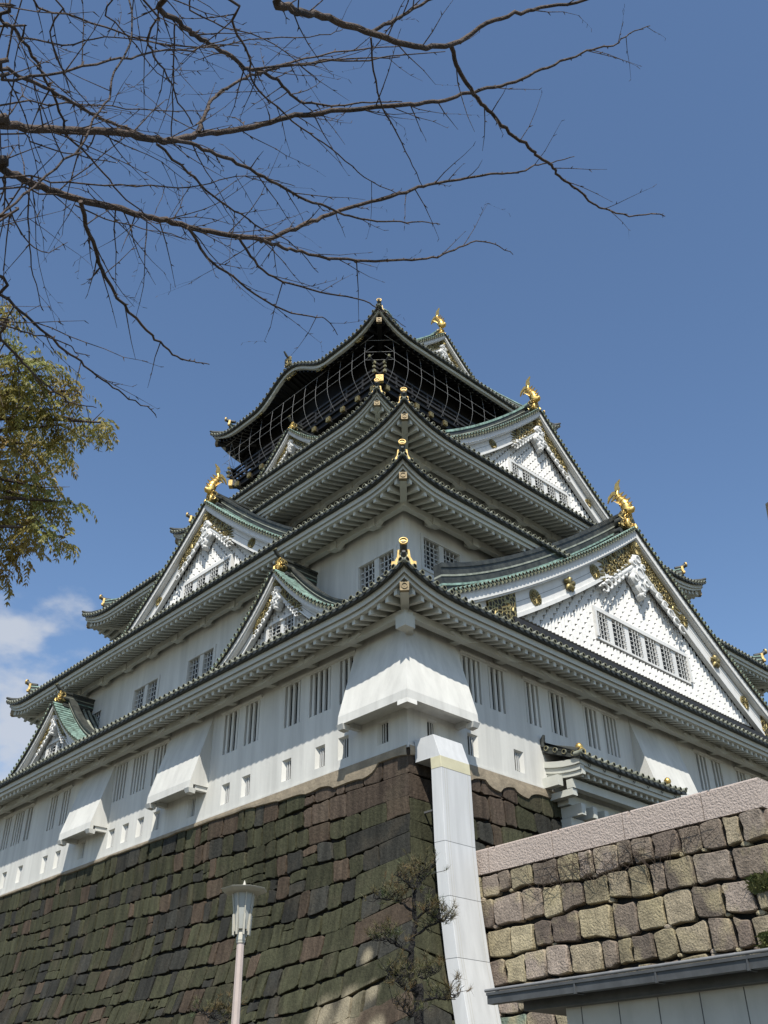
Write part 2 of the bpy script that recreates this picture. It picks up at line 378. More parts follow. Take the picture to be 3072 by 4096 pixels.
def roof_tier(idx, rect, wall_rect, zmid, A, D, z_in, beam_o, ov, black=False, bump=None, label=None):
    """eaves of one storey; rect is the outer edge, wall_rect the wall below it, z_in the height at the wall above"""
    X0, X1, Y0, Y1 = rect
    sides = {k: Side(rect, k) for k in 'LRMS'}
    roof = MB()
    fas = MB(); raf = MB(); til = MB(); bea = MB()
    in_rect = wall_rect['up']
    for k, sd_ in sides.items():
        L = sd_.len; vis = k in 'LR'
        zf0 = rise_fn(A, D, L, bump if k == 'L' else None)
        zf = lambda u, z=zf0: zmid + z(u)
        us = usamples(L, D)
        if bump and k == 'L': us = sorted(set(us + list(np.linspace(L / 2 - 4.5, L / 2 + 4.5, 40))))
        # roof sheet
        dep = {'L': in_rect[0] - X0, 'M': X1 - in_rect[1], 'R': in_rect[2] - Y0, 'S': Y1 - in_rect[3]}[k]
        a0 = {'L': in_rect[2] - Y0, 'M': in_rect[2] - Y0, 'R': in_rect[0] - X0, 'S': in_rect[0] - X0}[k]
        a1 = {'L': in_rect[3] - Y0, 'M': in_rect[3] - Y0, 'R': in_rect[1] - X0, 'S': in_rect[1] - X0}[k]
        nv = 8; vs = []
        for u in us:
            e0 = sd_.mit(u, 0.1); e1 = a0 + (a1 - a0) * u / L
            for j in range(nv + 1):
                q = j / nv
                z = zf(u) * (1 - q) + z_in * q - 0.5 * math.sin(math.pi * q) * (0.25 + 0.04 * dep)
                vs.append(sd_.p(e0 + (e1 - e0) * q, 0.1 + (-dep - 0.1) * q, z + 0.05))
        m_ = nv + 1
        roof.add(vs, [(i * m_ + j, i * m_ + j + 1, (i + 1) * m_ + j + 1, (i + 1) * m_ + j) for i in range(len(us) - 1) for j in range(nv)], 0, True)
        # white boards under the tiles
        sweep(fas, sd_, us, [(0, -0.20), (0, -0.42), (-0.22, -0.42), (-0.22, -0.20)], zf, 0)
        if not black:
            sweep(fas, sd_, us, [(-0.09, -0.425), (-0.09, -0.62), (-0.30, -0.62), (-0.30, -0.425)], zf, 0)
            sweep(fas, sd_, us, [(-0.012, -0.41), (0.015, -0.41), (0.015, -0.45), (-0.012, -0.45)], zf, 0)
        # soffit and rafters
        sl = 0.30
        oin = -ov
        vs = []
        for u in us:
            for o in (-0.2, oin * 0.5, oin):
                z = zf(u) - (0.42 if not black else 0.40) + sl * (-o - 0.25)
                zi = zmid - (0.42 if not black else 0.40) + sl * (-o - 0.25)
                q = (-o - 0.2) / (ov - 0.2)
                vs.append(sd_.p(sd_.mit(u, o), o, z * (1 - q) + zi * q))
        raf.add(vs, [(i * 3 + j, i * 3 + j + 1, i * 3 + 4 + j, i * 3 + 3 + j) for i in range(len(us) - 1) for j in range(2)], 1 if black else 0)
        n = int(L / 0.444)
        for i in range(n):
            u = (i + 0.5) * L / n
            d = min(u, L - u)
            if d < 0.5: continue
            o1 = -0.20; o2 = -min(ov, d - 0.1)
            if o2 > -0.35: continue
            z1 = zf(u) - 0.60; z2 = z1 * (1 - (-o2 - .2) / ov) + (zmid - 0.6) * (-o2 - .2) / ov + sl * (-o2 - 0.2)
            if black: z1 += .2; z2 += .2
            wd = 0.075; h = 0.215
            raf.hexa([sd_.p(u - wd, o1, z1 - h), sd_.p(u + wd, o1, z1 - h), sd_.p(u + wd, o1, z1 + .2), sd_.p(u - wd, o1, z1 + .2),
                      sd_.p(u - wd, o2, z2 - h), sd_.p(u + wd, o2, z2 - h), sd_.p(u + wd, o2, z2 + .2), sd_.p(u - wd, o2, z2 + .2)], 1 if black else 0)
        if vis: eave_tiles(til, sd_, us, zf, L)
        else: sweep(til, sd_, us, [(0.1, 0.1), (0.1, -0.2), (-0.3, -0.2), (-0.3, 0.15)], zf, 0)
        if not black:
            bz = zmid - 0.60 + sl * (beam_o - 0.2) - 0.19
            zc = lambda u: bz
            sweep(bea, sd_, [0, L], [(-beam_o, 0), (-beam_o, -0.30), (-beam_o - 0.28, -0.30), (-beam_o - 0.28, 0)], zc, 0)
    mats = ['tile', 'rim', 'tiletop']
    ro = roof.build('roof', ['tile'], castle)
    if label: ro['label'] = label
    fas.build('eave_board', ['trim'], ro); raf.build('rafters', ['trim', 'black'], ro)
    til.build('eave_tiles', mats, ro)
    if not black: bea.build('eave_beam', ['trim'], ro)
    # hips, finials and hip rafters on the corners
    for (x, y, sx, sy) in ((X0, Y0, 1, 1), (X0, Y1, 1, -1), (X1, Y0, -1, 1)):
        xin = in_rect[0] if sx > 0 else in_rect[1]; yin = in_rect[2] if sy > 0 else in_rect[3]
        tip = np.array([x, y, zmid + A]); top = np.array([xin, yin, z_in])
        dg = np.array([-sx, -sy, 0]) / math.sqrt(2); sd2 = np.array([sx, -sy, 0]) / math.sqrt(2)
        hip = MB()
        # ridge stack going up the hip
        pts = []
        for q in (0.0, 0.25, 0.5, 0.75, 1.0):
            b = tip + (top - tip) * q
            b = b - ZUP * 0.5 * math.sin(math.pi * q) * 0.4
            pts.append(b)
        st = tip - dg * 1.15; st[2] = tip[2] + 0.50
        pts[0] = st
        for lay, (hw, z0, z1, m_) in enumerate(((0.24, -0.75, 0.16, 0), (0.19, 0.16, 0.24, 1), (0.17, 0.24, 0.38, 0), (0.2, 0.38, 0.46, 1))):
            vs = []
            for b in pts: vs += [b + sd2 * hw + ZUP * z0, b - sd2 * hw + ZUP * z0, b - sd2 * hw + ZUP * z1, b + sd2 * hw + ZUP * z1]
            fs = [(0, 1, 2, 3)]
            for i in range(len(pts) - 1):
                for j in range(4): fs.append((4 * i + j, 4 * i + (j + 1) % 4, 4 * i + 4 + (j + 1) % 4, 4 * i + 4 + j))
            hip.add(vs, fs, m_)
        # the little upturned tile at the very tip
        hip.tube([tip - dg * 0.75 + ZUP * 0.0, tip + dg * 0.0 + ZUP * 0.06, tip + dg * 0.32 + ZUP * 0.2], [0.14, 0.13, 0.07], 8, 0)
        hip.build('hip_ridge', ['tile', 'verdi'], ro)
        f = MB()
        c = st + dg * 0.06
        f.tube([c - dg * 0.5 + ZUP * 0.52, c + ZUP * 0.60, c + dg * 0.28 + ZUP * 0.80], [0.12, 0.135, 0.14], 10, 1)
        ax = dg * 0.86 + ZUP * 0.2; ax /= np.linalg.norm(ax)
        f.disc_cap(c + dg * 0.32 + ZUP * 0.82, ax, sd2, np.cross(sd2, ax), 0.17, 0, 2, L=0.1, m_side=0, boss=0, n=14)
        f.disc_cap(c + dg * 0.05 + ZUP * 0.34, dg, sd2, ZUP, 0.155, 3, 1, L=0.15, n=12)
        for s_ in (-1, 1):
            prof = [(0.13, 0.62), (0.22, 0.60), (0.25, 0.30), (0.34, 0.12), (0.46, 0.10), (0.47, -0.04), (0.36, -0.10), (0.25, -0.05), (0.15, 0.14), (0.12, 0.36)]
            va = [c + sd2 * (a * s_) + ZUP * h for a, h in prof]; vb = [p - dg * 0.14 for p in va]
            k = len(prof)
            f.add(va + vb, [tuple(range(k)), tuple(range(k, 2 * k))[::-1]] + [(j, (j + 1) % k, k + (j + 1) % k, k + j) for j in range(k)], 0)
        f.build('corner_finial', ['softgold', 'tile', 'oldgold', 'rim'], ro)
        h = MB()
        dz = -0.62 if not black else -0.75
        e = tip - dg * 0.22 + ZUP * (dz - 0.12); q = tip - dg * (ov * 1.41 - 0.05); q[2] = zmid - 0.76 + 0.3 * (ov - .2) + (.1 if black else 0)
        hw = 0.155
        h.hexa([e + sd2 * hw, e - sd2 * hw, e - sd2 * hw - ZUP * 0.34, e + sd2 * hw - ZUP * 0.34, q + sd2 * hw, q - sd2 * hw, q - sd2 * hw - ZUP * 0.34, q + sd2 * hw - ZUP * 0.34], 1 if black else 0)
        e2 = e + dg * 0.012; hw2 = hw + .012
        b2 = e - dg * 0.2
        h.hexa([e2 + sd2 * hw2 + ZUP * .012, e2 - sd2 * hw2 + ZUP * .012, e2 - sd2 * hw2 - ZUP * 0.352, e2 + sd2 * hw2 - ZUP * 0.352, b2 + sd2 * hw2 + ZUP * .012, b2 - sd2 * hw2 + ZUP * .012, b2 - sd2 * hw2 - ZUP * 0.352, b2 + sd2 * hw2 - ZUP * 0.352], 2)
        h.disc_cap(e2 + dg * 0.03 - ZUP * 0.17, dg, sd2, ZUP, 0.12, 2, 3, L=0.04, boss=2, n=12)
        h.build('hip_rafter', ['trim', 'black', 'brass', 'tile'], ro)
    return ro

# ------------------------------------------------------------ walls with real openings
def wall_face(mb, P, u0, u1, z0, z1, holes, back_depth=0.4):
    """P(u,o,z) -> world. holes: (ua,ub,za,zb,splay,depth)"""
    us = sorted(set([u0, u1] + [h[0] for h in holes] + [h[1] for h in holes]))
    zs = sorted(set([z0, z1] + [h[2] for h in holes] + [h[3] for h in holes]))
    us = [u for u in us if u0 <= u <= u1]; zs = [z for z in zs if z0 <= z <= z1]
    for i in range(len(us) - 1):
        for j in range(len(zs) - 1):
            uc = (us[i] + us[i + 1]) / 2; zc = (zs[j] + zs[j + 1]) / 2
            if any(h[0] < uc < h[1] and h[2] < zc < h[3] for h in holes): continue
            mb.add([P(us[i], 0, zs[j]), P(us[i + 1], 0, zs[j]), P(us[i + 1], 0, zs[j + 1]), P(us[i], 0, zs[j + 1])], [(0, 1, 2, 3)], 0)
    for ua, ub, za, zb, s_, dp_ in holes:
        A = [P(ua, 0, za), P(ub, 0, za), P(ub, 0, zb), P(ua, 0, zb)]
        B = [P(ua + s_, -dp_, za + s_ * .6), P(ub - s_, -dp_, za + s_ * .6), P(ub - s_, -dp_, zb - s_ * .6), P(ua + s_, -dp_, zb - s_ * .6)]
        mb.add(A + B, [(0, 1, 5, 4), (1, 2, 6, 5), (2, 3, 7, 6), (3, 0, 4, 7)], 0)

def slat_window(P, ua, ub, za, zb, parent):
    """dark opening filled with square plaster bars"""
    b = MB()
    D = 0.315
    b.add([P(ua, -D, za), P(ub, -D, za), P(ub, -D, zb), P(ua, -D, zb)], [(0, 1, 2, 3)], 0)
    o = b.build('window', ['dark'], parent)
    s = MB(); n = max(2, round((ub - ua) / 0.30)); 
    for i in range(n):
        u = ua + (i + 0.5) * (ub - ua) / n; hw = 0.068
        s.hexa([P(u - hw, -0.05, za), P(u + hw, -0.05, za), P(u + hw, -0.14, za), P(u - hw, -0.14, za), P(u - hw, -0.05, zb), P(u + hw, -0.05, zb), P(u + hw, -0.14, zb), P(u - hw, -0.14, zb)], 0)
    s.build('window_bars', ['plaster'], o)
    return o
def grid_window(P, ua, ub, za, zb, parent, nx=4, nz=6, o0=-0.10, t=0.022, bk=0.21):
    b = MB()
    b.add([P(ua, o0 - bk, za), P(ub, o0 - bk, za), P(ub, o0 - bk, zb), P(ua, o0 - bk, zb)], [(0, 1, 2, 3)], 0)
    o = b.build('window', ['dark'], parent)
    s = MB()
    def bar(a, b_, c, d):
        s.hexa([P(a, o0, c), P(b_, o0, c), P(b_, o0 - .04, c), P(a, o0 - .04, c), P(a, o0, d), P(b_, o0, d), P(b_, o0 - .04, d), P(a, o0 - .04, d)], 0)
    for i in range(1, nx):
        u = ua + i * (ub - ua) / nx; bar(u - t, u + t, za, zb)
    for j in range(1, nz):
        z = za + j * (zb - za) / nz; bar(ua, ub, z - t, z + t)
    s.build('window_grille', ['bar'], o)
    return o

PL = lambda u, o, z: (-o, u, z)            # first storey, left face
PR = lambda u, o, z: (u, -o, z)            # first storey, right face
LW = [(6.06, 7.06), (4.19, 5.47), (2.72, 3.66), (10.23, 11.28), (8.76, 9.76), (19.2, 20.29), (17.4, 18.75), (15.8, 16.95),
      (26.2, 27.03), (24.85, 25.68), (31.5, 32.4), (30.0, 31.15), (28.95, 29.65), (34.6, 35.6), (36.0, 37.0)]
RW = [(2.95, 4.08), (4.55, 5.48), (6.79, 7.68), (8.35, 9.39), (10.72, 11.68), (12.07, 13.13), (19.6, 20.6), (21.0, 22.0), (23.4, 24.4), (24.9, 25.9), (28.5, 29.5), (30, 31)]
LH = [1.27, 3.4, 4.74, 6.77, 9.42, 10.83, 13.3, 16.1, 17.44, 18.75, 20.0, 22.74, 25.24, 26.6, 29.34, 31.2, 34.0, 36.5]
RH = [1.27, 3.4, 6.05, 17.0, 20.5]
wall = MB()
lh_holes = lambda L_: [(y - 0.29, y + 0.29, 0.42, 1.27, 0.12, 0.15) for y in L_]
wall_face(wall, PL, 0, 2 * CY, 0, 5.6, [(a, b, 2.6, 4.4, 0, 0.32) for a, b in LW] + lh_holes(LH))
wall_face(wall, PR, 0, 2 * CX, 0, 5.6, [(a, b, 2.6, 4.4, 0, 0.32) for a, b in RW] + lh_holes(RH))
wall.add([(2 * CX, 0, 0), (2 * CX, 2 * CY, 0), (2 * CX, 2 * CY, 5.6), (2 * CX, 0, 5.6)], [(0, 1, 2, 3)])
wall.add([(0, 2 * CY, 0), (2 * CX, 2 * CY, 0), (2 * CX, 2 * CY, 5.6), (0, 2 * CY, 5.6)], [(0, 1, 2, 3)])
# low ledge at the foot of the plaster
wall.box(-0.06, 0.0, -0.06, 2 * CY, -0.06, 0.10); wall.box(0.0, 8.3, -0.06, 0.0, -0.06, 0.10)
w1 = wall.build('wall', ['plaster'], castle); w1['label'] = 'lowest white plaster storey with slatted windows and loopholes'
for P, Ws in ((PL, LW), (PR, RW)):
    for a, b in Ws: slat_window(P, a, b, 2.6, 4.4, w1)
for P, Hs in ((PL, LH), (PR, RH)):
    for y in Hs:
        b = MB(); a0, a1 = y - 0.17, y + 0.17
        b.add([P(a0, -0.146, 0.49), P(a1, -0.146, 0.49), P(a1, -0.146, 1.2), P(a0, -0.146, 1.2)], [(0, 1, 2, 3)], 0)
        o = b.build('loophole', ['dark'], w1)
        s = MB()
        for u in (y - 0.05, y + 0.07):
            s.hexa([P(u - .02, -0.10, .49), P(u + .02, -0.10, .49), P(u + .02, -0.14, .49), P(u - .02, -0.14, .49), P(u - .02, -0.10, 1.2), P(u + .02, -0.10, 1.2), P(u + .02, -0.14, 1.2), P(u - .02, -0.14, 1.2)])
        s.build('loophole_bars', ['bar'], o)
# lintel boards over the groups of slatted windows
for P, Gs in ((PL, ((2.7, 7.25), (8.6, 11.45), (15.6, 20.5), (24.7, 27.2), (28.9, 32.6))), (PR, ((2.9, 5.65), (6.65, 9.55), (10.6, 13.3), (19.45, 22.15), (23.3, 26.0)))):
    for a, b in Gs:
        lint = MB(); lint.hexa([P(a, 0.003, 4.43), P(b, 0.003, 4.43), P(b, 0.10, 4.46), P(a, 0.10, 4.46), P(a, 0.003, 4.56), P(b, 0.003, 4.56), P(b, 0.10, 4.54), P(a, 0.10, 4.54)])
        lint.build('window_lintel', ['plaster'], w1)

# stone-dropping bays: flared boxes hung on the wall
BAYP = [(0.0, 4.75), (0.06, 4.45), (0.90, 1.58), (0.92, 1.25), (0.74, 1.25), (0.74, 1.42), (0.0, 1.42)]
def bay_strip(mb, P, u0, u1, m0=False):
    k = len(BAYP)
    a = [P((-o if m0 else u0), o, z) for o, z in BAYP]; b = [P(u1, o, z) for o, z in BAYP]
    mb.add(a + b, [(j, (j + 1) % k, k + (j + 1) % k, k + j) for j in range(k)], 0)
    mb.add(b, [(0, 1, 2, 3, 4, 5, 6)], 0)
    if not m0: mb.add(a, [(0, 1, 2, 3, 4, 5, 6)], 0)
    for u in ([u1 - 0.16] if m0 else [u0 + 0.16, u1 - 0.16]):
        mb.hexa([P(u - .18, 0.60, 1.245), P(u + .18, 0.60, 1.245), P(u + .18, 0.98, 1.245), P(u - .18, 0.98, 1.245), P(u - .15, 0.62, 1.04), P(u + .15, 0.62, 1.04), P(u + .14, 0.90, 1.06), P(u - .14, 0.90, 1.06)], 0)
        mb.hexa([P(u - .10, 0.003, 1.415), P(u + .10, 0.003, 1.415), P(u + .10, 0.60, 1.415), P(u - .10, 0.60, 1.415), P(u - .10, 0.003, 1.22), P(u + .10, 0.003, 1.22), P(u + .10, 0.60, 1.22), P(u - .10, 0.60, 1.22)], 0)
b = MB(); bay_strip(b, PL, 0, 2.68, True); bay_strip(b, PR, 0, 2.72, True)
b.hexa([(-1.0, -1.0, 1.05), (-0.52, -1.0, 1.05), (-0.52, -0.52, 1.05), (-1.0, -0.52, 1.05), (-0.93, -0.93, 1.25), (-0.45, -0.93, 1.25), (-0.45, -0.45, 1.25), (-0.93, -0.45, 1.25)])
b.build('drop_bay', ['plaster'], castle)['label'] = 'flared white box wrapped round the corner'
for P, a, c in ((PL, 12.15, 15.5), (PL, 20.45, 23.5), (PR, 14.2, 17.8), (PL, 32.9, 36)):
    if a > 30: continue
    b = MB(); bay_strip(b, P, a, c); b.build('drop_bay', ['plaster'], castle)

# cantilever brackets under the lowest eaves
for P, L_ in ((PL, 2 * CY), (PR, 2 * CX)):
    u = 2.45
    while u < 33:
        b = MB(); hw = 0.17
        b.hexa([P(u - hw, 0.003, 4.62), P(u + hw, 0.003, 4.62), P(u + hw, 0.003, 4.95), P(u - hw, 0.003, 4.95), P(u - hw, 0.80, 4.50), P(u + hw, 0.80, 4.50), P(u + hw, 0.80, 4.86), P(u - hw, 0.80, 4.86)])
        b.hexa([P(u - .75, 0.50, 4.68), P(u + .75, 0.50, 4.68), P(u + .75, 0.79, 4.68), P(u - .75, 0.79, 4.68), P(u - hw, 0.50, 4.48), P(u + hw, 0.50, 4.48), P(u + hw, 0.79, 4.48), P(u - hw, 0.79, 4.48)])
        b.build('eave_bracket', ['trim'], castle)
        u += 2.66
b = MB(); b.hexa([(-.85, -.85, 4.06), (-.35, -.85, 4.06), (-.35, -.35, 4.06), (-.85, -.35, 4.06), (-.85, -.85, 4.56), (-.35, -.85, 4.56), (-.35, -.35, 4.56), (-.85, -.35, 4.56)])
b.hexa([(-.62, -.62, 4.2), (-.42, -.82, 4.2), (.18, -.22, 4.2), (-.02, -.02, 4.2), (-.62, -.62, 4.7), (-.42, -.82, 4.7), (.18, -.22, 4.7), (-.02, -.02, 4.7)])
b.build('eave_bracket', ['trim'], castle)

# upper storeys
def plain_walls(rect, z0, z1, m, holesL=(), holesR=(), label=None):
    X0, X1, Y0, Y1 = rect
    mb = MB()
    wall_face(mb, lambda u, o, z: (X0 - o, u, z), Y0, Y1, z0, z1, list(holesL))
    wall_face(mb, lambda u, o, z: (u, Y0 - o, z), X0, X1, z0, z1, list(holesR))
    mb.add([(X1, Y0, z0), (X1, Y1, z0), (X1, Y1, z1), (X1, Y0, z1)], [(0, 1, 2, 3)])
    mb.add([(X0, Y1, z0), (X1, Y1, z0), (X1, Y1, z1), (X0, Y1, z1)], [(0, 1, 2, 3)])
    o = mb.build('wall', [m], castle)
    if label: o['label'] = label
    return o
W2 = (3.0, 2 * CX - 3.0, 3.0, 2 * CY - 3.0)
L2 = [(3.6, 4.57), (4.87, 5.86), (17.3, 18.25), (18.6, 19.6), (22.68, 23.72), (24.05, 25.1), (28.9, 29.9), (30.2, 31.2)]
R2 = [(4.3, 5.32), (5.62, 6.66)]
w2 = plain_walls(W2, 5.8, 13.2, 'plaster', [(a, b, 9.0, 10.72, 0, .32) for a, b in L2], [(a, b, 10.1, 11.6, 0, .32) for a, b in R2], 'second white plaster storey with square-grilled windows')
for a, b in L2: grid_window(lambda u, o, z: (3.0 - o, u, z), a, b, 9.0, 10.72, w2, 4, 6)
for a, b in R2: grid_window(lambda u, o, z: (u, 3.0 - o, z), a, b, 10.1, 11.6, w2, 4, 6)
for P, prs, z0, z1 in ((lambda u, o, z: (3.0 - o, u, z), ((3.6, 5.86), (17.3, 19.6), (22.68, 25.1)), 9.0, 10.72), (lambda u, o, z: (u, 3.0 - o, z), ((4.3, 6.66),), 10.1, 11.6)):
    for a, b in prs:
        fr = MB()
        for (ua, ub, za, zb) in ((a - .2, b + .2, z1 + .02, z1 + .17), (a - .2, a - .03, z0 - .1, z1 + .02), (b + .03, b + .2, z0 - .1, z1 + .02), (a - .2, b + .2, z0 - .2, z0 - .1)):
            fr.hexa([P(ua, .003, za), P(ub, .003, za), P(ub, .05, za), P(ua, .05, za), P(ua, .003, zb), P(ub, .003, zb), P(ub, .05, zb), P(ua, .05, zb)])
        fr.build('window_frame', ['plaster'], w2)
W3 = (6.45, 2 * CX - 6.45, 6.15, 2 * CY - 6.15); plain_walls(W3, 14.0, 19.4, 'plaster', label='third white plaster storey in deep shade')
W4 = (9.5, 2 * CX - 9.5, 11.35, 2 * CY - 11.35); plain_walls(W4, 20.5, 25.2, 'plaster', label='fourth white plaster storey in deep shade')
W5 = (11.0, 2 * CX - 11.0, 12.65, 2 * CY - 12.65); w5 = plain_walls(W5, 25.5, 34.4, 'black', label='black lacquered top storey')

# the five tiers of eaves
RC = lambda hx, hy: (CX - hx, CX + hx, CY - hy, CY + hy)
R1 = RC(19.59, 21.243); R2r = RC(16.79, 18.525); R3 = RC(13.875, 15.834); R4 = RC(10.831, 10.611); R5 = RC(9.275, 9.216)
roof_tier(1, R1, {'up': W2}, 5.40, 0.60, 3.6, 7.9, 1.02, 1.7, label='lowest and widest tier of tiled eaves')
roof_tier(2, R2r, {'up': W3}, 12.97, 0.62, 3.0, 15.9, 1.35, 1.9, label='second tier of tiled eaves')
roof_tier(3, R3, {'up': W4}, 19.15, 0.85, 4.2, 22.3, 1.75, 2.4, label='third tier of tiled eaves')
roof_tier(4, R4, {'up': W5}, 24.85, 0.90, 3.4, 27.4, 1.8, 2.4, label='fourth tier of tiled eaves')
kb = lambda u: (1.75 * math.cos((u - 9.216) / 3.9 * math.pi / 2) ** 2 - 0.12 if abs(u - 9.216) < 3.9 else 0) - 0.0
kb5 = lambda u: max(1.72 * math.cos(min(abs(u - 9.216) / 3.9, 1) * math.pi / 2) ** 2, 0)
rf5 = roof_tier(5, R5, {'up': (CX - 4.2, CX + 4.2, CY - 6.4, CY + 6.4)}, 33.4, 1.15, 3.6, 36.9, 1.8, 3.0, black=True, bump=kb5, label='topmost tier with black soffit and a wavy gable on its left')
# curved roof over the wave of the left eave
kr = MB(); us_ = np.linspace(9.216 - 3.9, 9.216 + 3.9, 30); vs = []
for u in us_:
    for q in (0, 0.5, 1): vs.append((R5[0] - 0.1 + 4.6 * q, R5[2] + u, 33.45 + kb5(u) + 0.08 * q))
kr.add(vs, [(i * 3 + j, i * 3 + j + 1, i * 3 + 4 + j, i * 3 + 3 + j) for i in range(29) for j in range(2)], 0, True)
kr.tube([(R5[0] - .2, CY, 35.4), (R5[0] + 4.4, CY, 35.5)], 0.22, 8, 0)
kr.box(R5[0] - .3, R5[0] - .12, CY - .28, CY + .28, 35.2, 35.95, 1)
kr.tube([(R5[0] - .1, CY, 35.9), (R5[0] - .4, CY, 36.1), (R5[0] - .62, CY, 36.35)], [.09, .09, .06], 8, 0)
kr.build('wave_gable', ['tile', 'filigree'], rf5)
for yy, zz, s_ in ((CY, 34.55, 1.0), (CY - 3.4, 33.05, .75), (CY + 3.6, 33.05, .75), (CY - 7.2, 32.98, .6)):
    ko = MB(); n = 12; va = []
    for j in range(n):
        t = 2 * math.pi * j / n; rr = 1 + 0.25 * math.cos(5 * t)
        va.append((R5[0] + .05, yy + .62 * s_ * rr * math.cos(t), zz + .28 * s_ * rr * math.sin(t) + .25 * kb5(9.216 + .6 * math.cos(t) + yy - CY) * 0))
    vb = [(x + .12, y, z) for x, y, z in va]
    ko.add(va + vb, [tuple(range(n)), tuple(range(n, 2 * n))] + [(j, (j + 1) % n, n + (j + 1) % n, n + j) for j in range(n)], 0)
    ko.build('gold_fitting', ['filigree'], rf5)

# small beams' brackets on the middle tiers (blocks hanging under the beams)
for rect, wl_, z, bo, ov in ((R2r, W2, 12.97, 1.35, 1.9), (R3, W3, 19.15, 1.75, 2.4), (R4, W4, 24.85, 1.8, 2.4)):
    for k in 'LR':
        s_ = Side(rect, k); u = 3.4
        while u < s_.len - 3:
            mb = MB()
            bz = z - 0.60 + 0.3 * (bo - 0.2) - 0.19 - 0.30
            mb.hexa([s_.p(u - .2, -bo + .06, bz - .22), s_.p(u + .2, -bo + .06, bz - .22), s_.p(u + .2, -ov, bz - .02), s_.p(u - .2, -ov, bz - .02), s_.p(u - .2, -bo + .06, bz + .2), s_.p(u + .2, -bo + .06, bz + .2), s_.p(u + .2, -ov, bz + .2), s_.p(u - .2, -ov, bz + .2)])
            mb.hexa([s_.p(u - .55, -bo - .02, bz - .003), s_.p(u + .55, -bo - .02, bz - .003), s_.p(u + .55, -bo - .26, bz - .003), s_.p(u - .55, -bo - .26, bz - .003), s_.p(u - .2, -bo - .02, bz - .2), s_.p(u + .2, -bo - .02, bz - .2), s_.p(u + .2, -bo - .26, bz - .2), s_.p(u - .2, -bo - .26, bz - .2)])
            u += 2.66
            mb.build('eave_bracket', ['trim'], castle)

# ------------------------------------------------------------ gables
def extr(mb, W, poly, d0, d1, m=0):
    va = [W(a, d0, z) for a, z in poly]; vb = [W(a, d1, z) for a, z in poly]; k = len(poly)
    mb.add(va + vb, [tuple(range(k)), tuple(range(k, 2 * k))[::-1]] + [(j, (j + 1) % k, k + (j + 1) % k, k + j) for j in range(k)], m)

def fish(W, zb, s, parent):
    """golden roof fish: head down on the ridge end, tail flung up"""
    f = MB()
    path = [(-.10, .05), (-.12, .30), (-.02, .62), (.16, .95), (.30, 1.25), (.34, 1.5), (.28, 1.72)]
    rad = [.26, .33, .30, .25, .19, .13, .08]
    c = [np.array(W(0, .35 + d * s * 1.1, zb + z * s)) for d, z in path]
    f.tube(c, [r * s for r in rad], 12, 0)
    # scale rings
    for i in range(1, 6):
        p = c[i]; q = c[i + 1]; f.tube([p + (q - p) * .3, p + (q - p) * .42], [rad[i] * s * 1.1, rad[i] * s * 1.02], 10, 0)
    def fin(pts, th=0.05):
        va = [np.array(W(a - th, d, z)) for a, d, z in pts]; vb = [np.array(W(a + th, d, z)) for a, d, z in pts]; k = len(pts)
        f.add(va + vb, [tuple(range(k)), tuple(range(k, 2 * k))[::-1]] + [(j, (j + 1) % k, k + (j + 1) % k, k + j) for j in range(k)], 0)
    D = lambda d: .35 + d * s * 1.1
    Z = lambda z: zb + z * s
    # tail: two flukes, one up, one curling inwards and down
    fin([(0, D(.25), Z(1.6)), (0, D(.12), Z(1.85)), (0, D(.16), Z(2.15)), (0, D(.02), Z(2.45)), (0, D(.34), Z(2.25)), (0, D(.44), Z(1.95)), (0, D(.38), Z(1.6))])
    fin([(0, D(.30), Z(1.75)), (0, D(.62), Z(1.80)), (0, D(.92), Z(1.55)), (0, D(1.02), Z(1.15)), (0, D(.82), Z(1.42)), (0, D(.58), Z(1.55)), (0, D(.34), Z(1.45))])
    fin([(0, D(.36), Z(1.45)), (0, D(.6), Z(1.42)), (0, D(.78), Z(1.15)), (0, D(.55), Z(1.25)), (0, D(.36), Z(1.25))])
    # spines down the back, fins on the flanks
    for i, (d, z) in enumerate(((-.38, .40), (-.30, .72), (-.12, 1.05), (.04, 1.33))):
        fin([(0, D(d + .14), Z(z - .12)), (0, D(d - .14), Z(z + .12)), (0, D(d + .16), Z(z + .14))], .03)
    for sg in (-1, 1):
        base = np.array(W(sg * .24 * s, D(.05), Z(.45))); tip = np.array(W(sg * .62 * s, D(.35), Z(.75))); b2 = np.array(W(sg * .2 * s, D(.16), Z(.75)))
        b3 = base + np.array([0, 0, -.05]); f.add([base, tip, b2, b3], [(0, 1, 2), (0, 3, 1), (3, 2, 1), (0, 2, 3)], 0)
        f.tube([W(sg * .17 * s, D(-.36), Z(.42)), W(sg * .2 * s, D(-.4), Z(.44))], [.07 * s, .03 * s], 8, 0)
    f.tube([W(0, D(-.22), Z(.02)), W(0, D(-.45), Z(-.02)), W(0, D(-.55), Z(.1))], [.26 * s, .2 * s, .1 * s], 10, 0)
    return f.build('roof_fish', ['gold'], parent)

